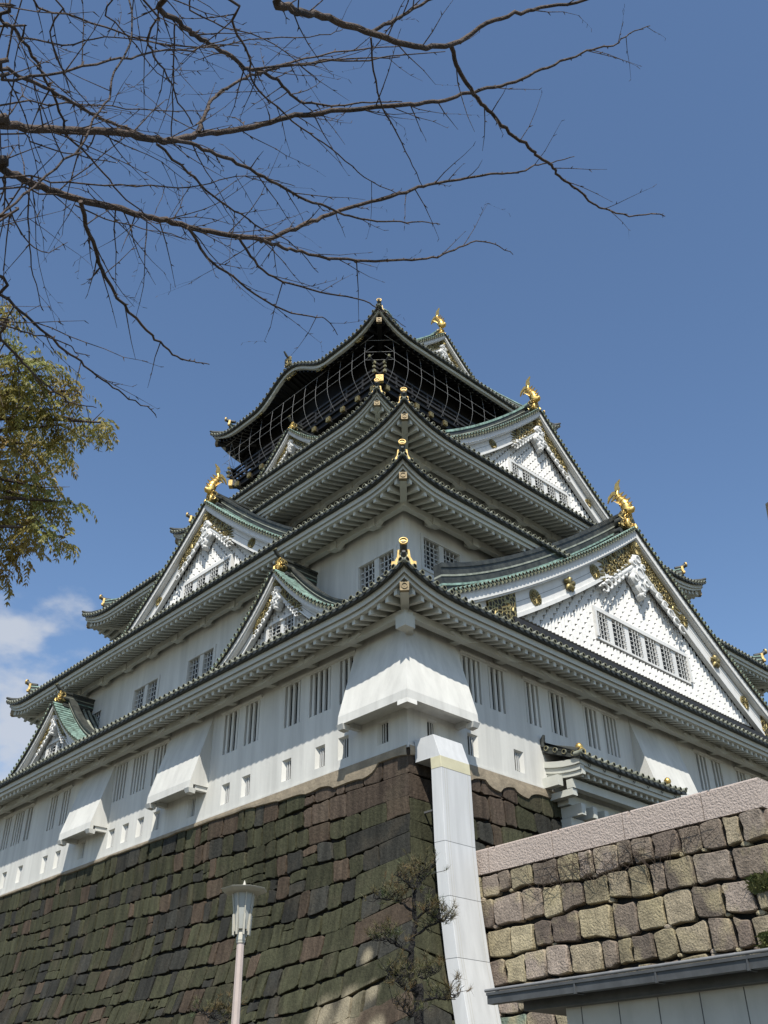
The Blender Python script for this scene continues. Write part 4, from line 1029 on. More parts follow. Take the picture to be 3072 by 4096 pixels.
cf.box(x0 + .6, x1 - .3, -.55, -.02, -.5, -.12)
for i in range(9):
    x = x0 + .9 + i * .75; cf.box(x - .13, x + .13, -1.0, -.02, -.95, -.52)
cf.box(x0 + .7, x1 - .2, -.5, -.02, -1.35, -.98)
cf.build('canopy_timbers', ['trim'], cano)
hk = MB()
for i in range(7):
    x = x0 + .5 + i * 1.0
    hk.tube([(x + .07 * math.cos(t), yo - .06, .74 + .09 * math.sin(t)) for t in np.linspace(-3, 2.8, 9)], .014, 5, 0)
hk.build('gutter_rings', ['tile'], cano)
dk = MB(); dk.box(8.9, 14.4, -.03, -.015, -4.0, -.55); dk.build('entrance_opening', ['dark'], cano)

# ============================================================ stone base under the keep
def bat(d): return .02 * d + .025 * max(0, d - 1.5) ** 2
def dbat(d): return .02 + .05 * max(0, d - 1.5)
def stone_block(mb, Pf, quad, bulge, col, inset=.03, jit=.02, rnd=.28, edge=.07):
    """one stone: rounded pillow over a quad given in (u,d) face coordinates"""
    (u0, d0), (u1, d1), (u2, d2), (u3, d3) = quad
    n = 4
    P_ = np.array(quad, float); c = P_.mean(0)
    outl = []
    for i in range(4):
        a = P_[i]; b = P_[(i + 1) % 4]; e = b - a; L = np.linalg.norm(e)
        if L < 1e-4: continue
        r = min(rnd * L, .16)
        nrm = np.array([e[1], -e[0]]) / L
        for q in (r / L, .5, 1 - r / L):
            outl.append(a + e * q + nrm * random.uniform(-jit, jit) * (1 if q == .5 else .5))
    k = len(outl)
    def ins(p, amt):
        v = c - p; L = np.linalg.norm(v); return p + v / L * min(amt, L * .45)
    r0 = [Pf(*ins(p, inset * .7), -.18) for p in outl]
    r1 = [Pf(*ins(p, inset), bulge * .55) for p in outl]
    r2 = [Pf(*ins(p, inset + edge), bulge * .92) for p in outl]
    cc = Pf(c[0], c[1], bulge * random.uniform(.85, 1.1))
    q = [(j, (j + 1) % k, k + (j + 1) % k, k + j) for j in range(k)]
    mb.add(r0 + r1, q, 0, False, col); mb.add(r1 + r2, q, 0, True, col)
    mb.add(r2 + [cc], [(j, (j + 1) % k, k) for j in range(k)], 0, True, col)

base = MB()
def face_fn(side):
    k_ = lambda u: max(0.0, 1 - u / 9.0) ** 1.5
    if side == 'L': return lambda u, d, o: (-bat(d) - o, -bat(d) * k_(u) + u, -d)
    return lambda u, d, o: (-bat(d) * k_(u) + u, -bat(d) - o, -d)
PALE = [(1.55, 8.55), ]
def stone_color(u, d, side):
    r_ = random.random()
    if r_ < .64: c = np.array([.056, .056, .032]) * random.uniform(.8, 1.3)
    elif r_ < .87: c = np.array([.044, .043, .036]) * random.uniform(.75, 1.25)
    else: c = np.array([.088, .065, .046]) * random.uniform(.8, 1.2)
    if d < 1.5 and u < 5.5: c = np.array([.10, .075, .056]) * random.uniform(.75, 1.15)
    return c
def sun_patch_at(u, d):
    # extent of the painted sun patch low on the left face beside the corner
    return ((u - 2.6) / 2.0) ** 2 + ((d - 8.9) / 1.3) ** 2 < 1 or (1.4 < u < 3.0 and 7.3 < d < 7.9)
for side, U in (('L', 44.0), ('R', 9.6)):
    Pf = face_fn(side)
    rows = [0.0]; 
    rows = [.0, .95]
    while rows[-1] < 13.1: rows.append(rows[-1] + random.uniform(.72, .92))
    rows[-1] = 13.6
    sh = lambda u, d: d - 3.2 * dbat(d) * math.exp(-u / 3.0) * (1 if d > 1.0 else 0) * min(1, (d - 0.9) / 2.5) if d > .95 else d
    wav = [[random.uniform(-.11, .11) for _ in range(60)] for _ in rows]
    def rowd(ri, u):
        i = int(u / 1.6); f_ = u / 1.6 - i; a = wav[ri]
        w_ = a[i % 60] * (1 - f_) + a[(i + 1) % 60] * f_
        if ri == 0 or ri == len(rows) - 1: w_ = 0
        return sh(u, rows[ri]) + w_ * min(1, u / 1.5)
    for ri in range(len(rows) - 1):
        first = random.uniform(2.3, 3.2) if (ri + (side == 'R')) % 2 else random.uniform(1.1, 1.6)
        us = [0.0, first]
        while us[-1] < U:
            us.append(us[-1] + random.choice((.42, .55, .65, .75, .85, 1.05)) * random.uniform(.85, 1.15) * (1.25 if us[-1] < 6 else 1))
        tl = random.uniform(-.1, .1)
        for a, b in zip(us[:-1], us[1:]):
            t0 = random.uniform(-.09, .09) if a > .01 else 0; t1 = random.uniform(-.09, .09)
            if a > .01: a = a
            quad = [(a, rowd(ri, a)), (b, rowd(ri, b)), (b + tl, rowd(ri + 1, b + tl)), (max(0, a + (tl if a > .01 else 0)), rowd(ri + 1, max(0, a + tl)))]
            if a > .01:
                j0, j1, j2, j3 = [random.random() ** 2.5 * .10 - .012 for _ in range(4)]
                s0, s1 = random.uniform(-.005, .03), random.uniform(-.005, .03); sk = random.uniform(-.05, .05)
                quad = [(quad[0][0] + s0 + sk, quad[0][1] + j0), (quad[1][0] - s1, quad[1][1] + j1), (quad[2][0] - s1 + sk, quad[2][1] - j2), (quad[3][0] + s0, quad[3][1] - j3)]
            um = (a + b) / 2; dm = (quad[0][1] + quad[2][1]) / 2
            parts_ = [quad]
            if um > 4.5 and random.random() < .14:      # two flat stones in the height of one course
                f_ = random.uniform(.35, .65); f2 = f_ + random.uniform(-.08, .08)
                L_ = tuple(np.array(quad[0]) * (1 - f_) + np.array(quad[3]) * f_); R_ = tuple(np.array(quad[1]) * (1 - f2) + np.array(quad[2]) * f2)
                parts_ = [[quad[0], quad[1], R_, L_], [L_, R_, quad[2], quad[3]]]
            if a > 1 and random.random() < .16:
                s3_ = random.uniform(.06, .13); cc_ = quad[2]
                parts_.append([(cc_[0] - s3_, cc_[1] - s3_ * .5), (cc_[0] + s3_, cc_[1] - s3_ * .4), (cc_[0] + s3_ * .8, cc_[1] + s3_ * .5), (cc_[0] - s3_, cc_[1] + s3_ * .4)])
            for qd in parts_:
                stone_block(base, Pf, qd, random.uniform(.0, .035) if a > .01 else .02, stone_color(um, dm, side), inset=random.uniform(.018, .036) if a > .01 else .016, jit=.035, rnd=random.uniform(.05, .14) if a > .01 else .03, edge=.03)
# the dark bed of joints behind the stones
for side, U in (('L', 45.0), ('R', 9.7)):
    Pf = face_fn(side); ds = np.linspace(0, 13.6, 28); vs = []
    for d in ds: vs += [Pf(0, d, -.16), Pf(U, d, -.16)]
    base.add(vs, [(2 * i, 2 * i + 1, 2 * i + 3, 2 * i + 2) for i in range(27)], 1)
vs = []
for d in np.linspace(0, 13.6, 28): vs += [(9.6 - bat(d), -bat(d) - .02, -d), (9.6 + .3 * d - bat(d) * 0, 6, -d)]
base.add(vs, [(2 * i, 2 * i + 1, 2 * i + 3, 2 * i + 2) for i in range(27)], 1)
base.add([(0, 0, -.02), (2 * CX + 3, 0, -.02), (2 * CX + 3, 2 * CY + 3, -.02), (0, 2 * CY + 3, -.02)], [(0, 1, 2, 3)], 1)
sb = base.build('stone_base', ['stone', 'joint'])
tag(sb, 'tall dark weathered stone base of squared blocks beneath the white keep', 'stone wall')
# tan mortar bedding under the plaster, with a ragged lower edge
mo = MB()
for side, U in (('L', 40.0), ('R', 8.9)):
    Pf = face_fn(side); vs = []; n = int(U / .16); prev = .4
    for i in range(n + 1):
        u = i * U / n
        base_ = .9 - .06 * u if u < 6 else max(.13, .36 - .04 * (u - 6))
        if i % 5 == 0: tgt = base_ * random.uniform(.45, 1.05) if u > .8 else .25
        prev += (tgt - prev) * .45
        vs += [Pf(u, -.02, .0), Pf(u, -.02, .095), Pf(u, prev * .6, .098), Pf(u, prev, .085), Pf(u, prev + .02, -.0)]
    mo.add(vs, [(5 * i + j, 5 * i + j + 1, 5 * i + 6 + j, 5 * i + 5 + j) for i in range(n) for j in range(4)], 0)
mo.build('mortar_bedding', ['mortar'], sb)

# ------------------------------------------------------------ pale casing running down beside the corner
du = MB(); x0, x1 = .30, 1.76
# rows: front y, back y, z, shift left
prof = [(-.92, -.08, .24, 0.0), (-1.20, -.08, -.56, 0.0), (-1.21, -.80, -.575, 0.0), (-1.24, -.82, -.98, 0.0), (-1.27, -.85, -3.4, 0.02), (-1.38, -.95, -5.1, .05), (-1.60, -1.15, -6.9, .1), (-1.98, -1.5, -8.9, .18), (-2.6, -2.0, -11.2, .3), (-3.3, -2.7, -13.44, .45)]
def drow(y, yb, z, sh):
    a = x0 - sh * .3; b_ = x1 - sh * .3
    return [(a - .05, yb, z), (a, y + .012, z), (a + .012, y, z), (b_ - .012, y, z), (b_, y + .012, z), (b_ + .0, yb, z)]
rows = [drow(*p) for p in prof]
for i in range(len(rows) - 1):
    du.add(rows[i] + rows[i + 1], [(j, j + 1, 7 + j, 6 + j) for j in range(5)] + [(5, 0, 6, 11)], 1 if i == 2 else 0)
du.add(rows[0], [(0, 1, 2, 3, 4, 5)], 0)
for i in (3, 4, 5, 6, 7, 8):
    r_ = drow(*prof[i])
    a = [(p[0] + (-.004 if j < 2 else .004 if j > 3 else 0), p[1] - .004, p[2] + .010) for j, p in enumerate(r_)]
    b_ = [(p[0], p[1], p[2] - .010) for p in a]
    du.add(a + b_, [(j, j + 1, 7 + j, 6 + j) for j in range(5)], 2)
for z, y in ((-2.2, -1.30), (-4.2, -1.36), (-6.0, -1.52), (.0, -1.03)):      # fixing bands back to the stone
    du.box(x0 + .3, x0 + .36, y + .3, .2, z - .03, z + .03, 2)
# fine vertical joint lines on the front
for xx in (.14, .24, 1.28):
    vs = []
    for (y, yb, z, sh) in prof[3:]: vs += [(x0 - sh * .3 + xx, y - .003, z), (x0 - sh * .3 + xx + .014, y - .003, z)]
    du.add(vs, [(2 * i, 2 * i + 1, 2 * i + 3, 2 * i + 2) for i in range(len(prof) - 4)], 3)
tag(du.build('cable_casing', ['duct', 'ductband', 'seam', 'lampmetal']), 'tall white angled metal casing with a yellowed band running down the stone corner', 'casing')

# ------------------------------------------------------------ lower stone wall with granite coping on the right
rw = MB(); XW, YE, ZT = 2.0, -11.19, -4.22
PAL = [(.30, .245, .195), (.38, .315, .215), (.22, .175, .135), (.37, .30, .245), (.40, .34, .22), (.20, .155, .122), (.34, .285, .18), (.27, .215, .165)]
def wf(u, d, o): return (XW - o - .035 * d, YE - .035 * d + u, ZT - d)
def wf2(u, d, o): return (XW - .035 * d + u, YE - o - .035 * d, ZT - d)
random.seed(21)
for Pf, U in ((wf, 11.2), (wf2, 6.0)):
    rr = [0]
    while rr[-1] < 9.2: rr.append(rr[-1] + random.uniform(.76, .92))
    wv = [[random.uniform(-.09, .09) for _ in range(40)] for _ in rr]
    def rd_(ri, u):
        i = int(max(u, 0) / 1.0); f_ = max(u, 0) - i; return rr[ri] + (0 if ri == 0 else wv[ri][i] * (1 - f_) + wv[ri][i + 1] * f_)
    for ri in range(len(rr) - 1):
        u = 0.0; 
        while u < U:
            wd = random.choice((.5, .7, .82, .9, 1.0, 1.15)); b_ = min(u + wd, U)
            t0, t1 = random.uniform(-.02, .09), random.uniform(-.09, .02)
            q = [(u + .014, rd_(ri, u) + random.uniform(0, .05)), (b_ - .014, rd_(ri, b_) + random.uniform(0, .05)), (b_ - .014 + t1 * .5, rd_(ri + 1, b_) - random.uniform(0, .08)), (u + .014 + t0 * .5, rd_(ri + 1, u) - random.uniform(0, .10))]
            c = np.array(random.choice(PAL)) * random.uniform(.60, 1.06)
            if random.random() < .04: c = np.array([.17, .215, .165])
            stone_block(rw, Pf, q, random.uniform(.05, .17), c, inset=.022, jit=.05, rnd=.07, edge=.028)
            # a small filler chip in the joint now and then
            if random.random() < .3:
                cu = b_; cdp = rd_(ri + 1, b_) - .03; s_ = random.uniform(.07, .14)
                stone_block(rw, Pf, [(cu - s_, cdp - s_ * .7), (cu + s_, cdp - s_ * .6), (cu + s_ * .9, cdp + s_ * .5), (cu - s_, cdp + s_ * .6)], .06, np.array(random.choice(PAL)) * 1.05, inset=.01, jit=.02)
            u = b_
vs = []
for d in (0, 9.3): vs += [(XW + .16 - .035 * d, -.2, ZT - d), (XW + .16 - .035 * d, YE + .16 - .035 * d, ZT - d), (9.0, YE + .16 - .035 * d, ZT - d)]
rw.add(vs, [(0, 1, 4, 3), (1, 2, 5, 4)], 1)
rw.add([(XW, -.2, ZT + .4), (XW, YE, ZT + .4), (9, YE, ZT + .4), (9, -.2, ZT + .4)], [(0, 1, 2, 3)], 1)
rwo = tag(rw.build('retaining_wall', ['tanstone', 'joint']), 'sunlit wall of rounded tan and brown granite blocks under a smooth pink coping', 'stone wall')
cp = []
yy = YE - .07; k = 0
while yy < -.4:
    L_ = 2.62 if k else 1.75
    y1 = min(yy + L_, -.3)
    cp.append((yy, y1)); yy = y1; k += 1
for i, (a, b_) in enumerate(cp):
    c = MB(); g_ = .015
    xa, xb = XW - .08, XW + .62
    zb, zt = ZT + .004, ZT + .80
    # slab with softened top edge and a notch near its joint
    pr = [(xa, zb), (xa, zt - .05), (xa + .05, zt), (xb, zt), (xb, zb)]
    va = [(x, a + g_, z) for x, z in pr]; vb = [(x, b_ - g_ - .28, z) for x, z in pr]; vc = [(x, b_ - g_ - .28, z - (.10 if 0 < j < 4 else 0)) for j, (x, z) in enumerate(pr)]; vd = [(x, b_ - g_ - .20, z - (.10 if 0 < j < 4 else 0)) for j, (x, z) in enumerate(pr)]
    ve = [(x, b_ - g_ - .20, z) for x, z in pr]; vf = [(x, b_ - g_, z) for x, z in pr]
    for A, B in ((va, vb), (vb, vc), (vc, vd), (vd, ve), (ve, vf)):
        c.add(A + B, [(j, (j + 1) % 5, 5 + (j + 1) % 5, 5 + j) for j in range(5)], 0)
    c.add(va, [(0, 1, 2, 3, 4)], 0); c.add(vf, [(4, 3, 2, 1, 0)], 0)
    c.build('coping_slab', ['coping'], rwo)
c = MB()
for i in range(2):
    a = XW + .63 + i * 3; c.box(a, a + 2.98, YE - .08, YE + .6, ZT + .004, ZT + .80)
c.build('coping_slab', ['coping'], rwo)

# dry climbing vine on the top course
random.seed(5)
vn = MB()
def vine_line(u, d, ang, L_, r):
    pts = []; n = int(L_ / .09)
    for i in range(n):
        pts.append(wf(u, d, .22)); u += .09 * math.cos(ang); d += .09 * math.sin(ang); ang += random.uniform(-.22, .22)
        d = min(max(d, .05), 1.3)
        if random.random() < .45:
            s_ = random.uniform(.03, .08); t = ang + random.choice((-1.4, 1.4)); vn.tube([wf(u, d, .22), wf(u + s_ * math.cos(t), d + s_ * math.sin(t), .25)], .005, 3, 0, cap=False)
    if len(pts) > 2: vn.tube(pts, r, 4, 0, cap=False)
for cu, cd_ in ((3.3, .9), (4.6, .9), (5.6, 1.0), (6.6, .8), (7.6, .9), (2.2, .5)):
    for i in range(11): vine_line(cu + random.uniform(-.4, .4), cd_ + random.uniform(-.3, .3), random.uniform(-2.7, -.3), random.uniform(.5, 1.6), .007)
for i in range(16): vine_line(random.uniform(2.5, 8.0), random.uniform(.1, .5), random.choice((0.1, 3.0)), random.uniform(.5, 1.3), .006)
tag(vn.build('climbing_vine', ['vine']), 'leafless brown vine clinging to the top course of the tan stone wall', 'vine')

def weed(cu, cd_, n, s_, label):
    wd = MB()
    b0 = np.array(wf(cu, cd_, .1))
    for i in range(n):
        th = random.uniform(0, 2 * math.pi); out = random.uniform(.2, 1); p = b0 + np.array([random.uniform(-.1, .05), random.uniform(-.5, .5) * s_, random.uniform(-.35, .3) * s_])
        dr = np.array([-out * .6, math.cos(th) * .7, .3 + random.uniform(0, .8)]); dr /= np.linalg.norm(dr)
        L_ = s_ * random.uniform(.3, .7); sd2 = np.cross(dr, [0.3, .5, .8]); sd2 /= np.linalg.norm(sd2); wv_ = random.uniform(.012, .035)
        q = p + dr * L_ * .55; e = p + dr * L_ * .95 - ZUP * L_ * random.uniform(.1, .45)
        wd.add([p - sd2 * wv_ * .5, p + sd2 * wv_ * .5, q + sd2 * wv_, q - sd2 * wv_, e], [(0, 1, 2, 3), (3, 2, 4)], 0)
    o = wd.build('weed_clump', ['weed']); tag(o, label, 'weed', 'weeds in the wall joints')
weed(.42, 1.95, 420, .55, 'upper clump of leafy weeds growing from the tan stone wall')
weed(.38, 3.35, 700, .62, 'lower clump of grassy weeds growing from the tan stone wall above the shed roof')

# ------------------------------------------------------------ street lamps
def make_lamp(loc, label, PH=math.pi / 8):
    root = empty('street_lamp', loc, label, 'street lamp', 'lantern street lamps')
    X, Y, Z = loc
    n = 8
    def ring(r, z, ph=PH): return [(X + r * math.cos(ph + 2 * math.pi * j / n), Y + r * math.sin(ph + 2 * math.pi * j / n), Z + z) for j in range(n)]
    def loft(mb, rs, m=0, capb=True, capt=True):
        for (r0, z0), (r1, z1) in zip(rs[:-1], rs[1:]):
            mb.add(ring(r0, z0) + ring(r1, z1), [(j, (j + 1) % n, n + (j + 1) % n, n + j) for j in range(n)], m)
        if capb: mb.add(ring(*rs[0]), [tuple(range(n))[::-1]], m)
        if capt: mb.add(ring(*rs[-1]), [tuple(range(n))], m)
    p = MB(); loft(p, [(.16, 0), (.16, .25), (.075, .32), (.053, 4.30)]); p.build('pole', ['pole'], root)
    c = MB(); loft(c, [(.064, 4.29), (.064, 4.32), (.070, 4.325), (.060, 4.40), (.045, 4.47)]); c.build('collar', ['lampmetal'], root)
    g_ = MB(); loft(g_, [(.088, 4.47), (.150, 4.95)]); lo = g_.build('lantern', ['lampglass'], root)
    for j in range(n):
        t = PH + 2 * math.pi * j / n; er = np.array([math.cos(t), math.sin(t), 0]); et_ = np.array([-math.sin(t), math.cos(t), 0]); o = np.array([X, Y, Z])
        rb = MB()
        for (ra, za, rb_, zb_, hw, th) in ((.088, 4.44, .150, 4.95, .009, .016), (.108, 4.39, .122, 4.66, .013, .022)):
            a = o + er * ra + ZUP * za; b_ = o + er * rb_ + ZUP * zb_
            rb.hexa([a - et_ * hw, a + et_ * hw, a + et_ * hw + er * th, a - et_ * hw + er * th, b_ - et_ * hw, b_ + et_ * hw, b_ + et_ * hw + er * th, b_ - et_ * hw + er * th])
        rb.build('rib', ['lampmetal'], lo)
    h = MB(); loft(h, [(.155, 4.945), (.26, 4.955), (.325, 4.985), (.34, 5.0), (.325, 5.005), (.26, 4.985), (.10, 5.02), (.03, 5.035)]); ho = h.build('hat', ['lampmetal'], root)
    f = MB(); loft(f, [(.025, 5.03), (.032, 5.05), (.004, 5.13)]); f.build('finial', ['lampmetal'], ho)
    return root
LD = 14.9
la = np.array(CAM) + np.array([ray(979, 3522)[0], ray(979, 3522)[1], 0]) / np.hypot(*ray(979, 3522)[:2]) * LD
zt = CAM[2] + LD * ray(979, 3522)[2] / np.hypot(*ray(979, 3522)[:2])
make_lamp((la[0], la[1], zt - 5.13), 'cream lantern lamp post standing in front of the dark stone base')
r2_ = ray(3061, 2016); k2 = np.hypot(r2_[0], r2_[1]); D2 = (-13.45 + 5.0 - CAM[2]) / (r2_[2] / k2)
la2 = np.array(CAM) + r2_ / k2 * D2
rt = np.array([math.cos(YAW), -math.sin(YAW)])
make_lamp((la2[0] + rt[0] * .34, la2[1] + rt[1] * .34, -13.45), 'lantern lamp at the right edge with only its hat tip against the sky', math.atan2(-rt[1], -rt[0]))

# ------------------------------------------------------------ shed
shed = empty('shed', (-11, -16, -13.45), 'low pale panelled shed with a dark gutter in front of the tan stone wall', 'shed')
XS = -11.5
s1 = MB(); s1.box(XS, XS + 3, -22, -14.30, -13.45, -10.22); s1.build('wall', ['shedwall'], shed)
sm = MB(); y = -14.55
while y > -21: sm.box(XS - .004, XS, y - .006, y + .006, -13.3, -10.225); y -= .585
sm.build('panel_seams', ['seam'], shed)
s2 = MB(); s2.hexa([(XS - .42, -22, -10.10), (XS + 3.3, -22, -10.02), (XS + 3.3, -13.55, -10.02), (XS - .42, -13.55, -10.10), (XS - .42, -22, -9.985), (XS + 3.3, -22, -9.75), (XS + 3.3, -13.55, -9.75), (XS - .42, -13.55, -9.985)])
s2.box(XS - .2, XS + 3, -22, -13.75, -10.22, -10.105)
ro_ = s2.build('roof', ['shedroof'], shed)
s3 = MB(); s3.box(XS - .56, XS - .425, -22, -13.42, -10.135, -10.02); s3.box(XS - .58, XS - .55, -22, -13.42, -10.03, -9.995); s3.tube([(XS - .57, -22, -9.97), (XS - .57, -13.4, -9.97)], .022, 6, 1)
for y in (-14.9, -16.1, -17.3, -18.5): s3.hexa([(XS - .585, y - .015, -10.15), (XS - .585, y + .015, -10.15), (XS - .4, y + .015, -10.15), (XS - .4, y - .015, -10.15), (XS - .575, y - .006, -9.98), (XS - .575, y + .006, -9.98), (XS - .4, y + .006, -9.98), (XS - .4, y - .006, -9.98)])
s3.build('gutter', ['shedroof', 'seamgrey'], ro_)
s4 = MB(); hy, hz = -16.62, -11.0
s4.hexa([(XS - .10, hy - .10, hz - .3), (XS - .10, hy + .10, hz - .3), (XS - .005, hy + .10, hz - .3), (XS - .005, hy - .10, hz - .3), (XS - .10, hy - .09, hz), (XS - .10, hy + .09, hz), (XS - .005, hy + .09, hz), (XS - .005, hy - .09, hz)])
s4.box(XS - .14, XS, hy - .12, hy + .2, hz, hz + .015)
s4.build('wall_box', ['shedroof'], shed)

# ============================================================ TREES
random.seed(11)
def spline(P_, n):
    P_ = [np.array(p, float) for p in P_]; out = []
    for i in range(len(P_) - 1):
        a, b_, c, d = P_[max(i - 1, 0)], P_[i], P_[i + 1], P_[min(i + 2, len(P_) - 1)]
        for k in range(n):
            t = k / n
            out.append(.5 * ((2 * b_) + (c - a) * t + (2 * a - 5 * b_ + 4 * c - d) * t * t + (3 * b_ - a - 3 * c + d) * t ** 3))
    out.append(P_[-1]); return out

bare = empty('bare_tree', (-24.6, -16.4, -13.45), 'leafless brown tree reaching long branches across the sky from the left', 'tree')
TR = [(-24.6, -16.4, -13.45), (-24.6, -16.5, -11.5), (-24.5, -16.7, -9.5), (-24.5, -16.9, -7.6), (-24.4, -17.0, -5.9), (-24.3, -17.2, -4.6)]
tk = MB(); tp = spline(TR, 5); tk.tube(tp, list(np.linspace(.27, .13, len(tp))), 12, 0); tk.build('trunk', ['bark'], bare)
def zig(P_, amp):
    out = []
    for i, p in enumerate(P_):
        j = amp if 0 < i < len(P_) - 1 else 0
        out.append(p + np.array([random.uniform(-j, j) for _ in range(3)]))
    return out
def twig(mb, p, d, L_, r, lev=0):
    """a thin zigzag shoot with buds"""
    d = d / np.linalg.norm(d); n = max(3, int(L_ / .10)); pts = [p]; rr = [r]
    bend = np.array([random.uniform(-.1, .1) for _ in range(3)])
    for i in range(n):
        st_ = L_ / n
        d = d + bend * .3 + np.array([random.uniform(-.16, .16) for _ in range(3)]); d /= np.linalg.norm(d)
        p = p + d * st_; pts.append(p); rr.append(r * (1 - .72 * (i + 1) / n))
        if random.random() < .75:   # bud
            s_ = np.array([random.uniform(-1, 1) for _ in range(3)]); s_ = s_ - d * (s_ @ d) * .6; s_ = s_ / np.linalg.norm(s_) * .02 + d * .018
            mb.tube([p, p + s_], [rr[-1] * 1.5 + .001, .0012], 3, 0, cap=False)
        if lev < 1 and random.random() < .13 and i > 1:
            twig(mb, p, d + np.array([random.uniform(-.9, .9) for _ in range(3)]), L_ * random.uniform(.25, .5), rr[-1] * .8, lev + 1)
    mb.tube(pts, rr, 4, 0, cap=False)
CAMV = np.array(CAM)
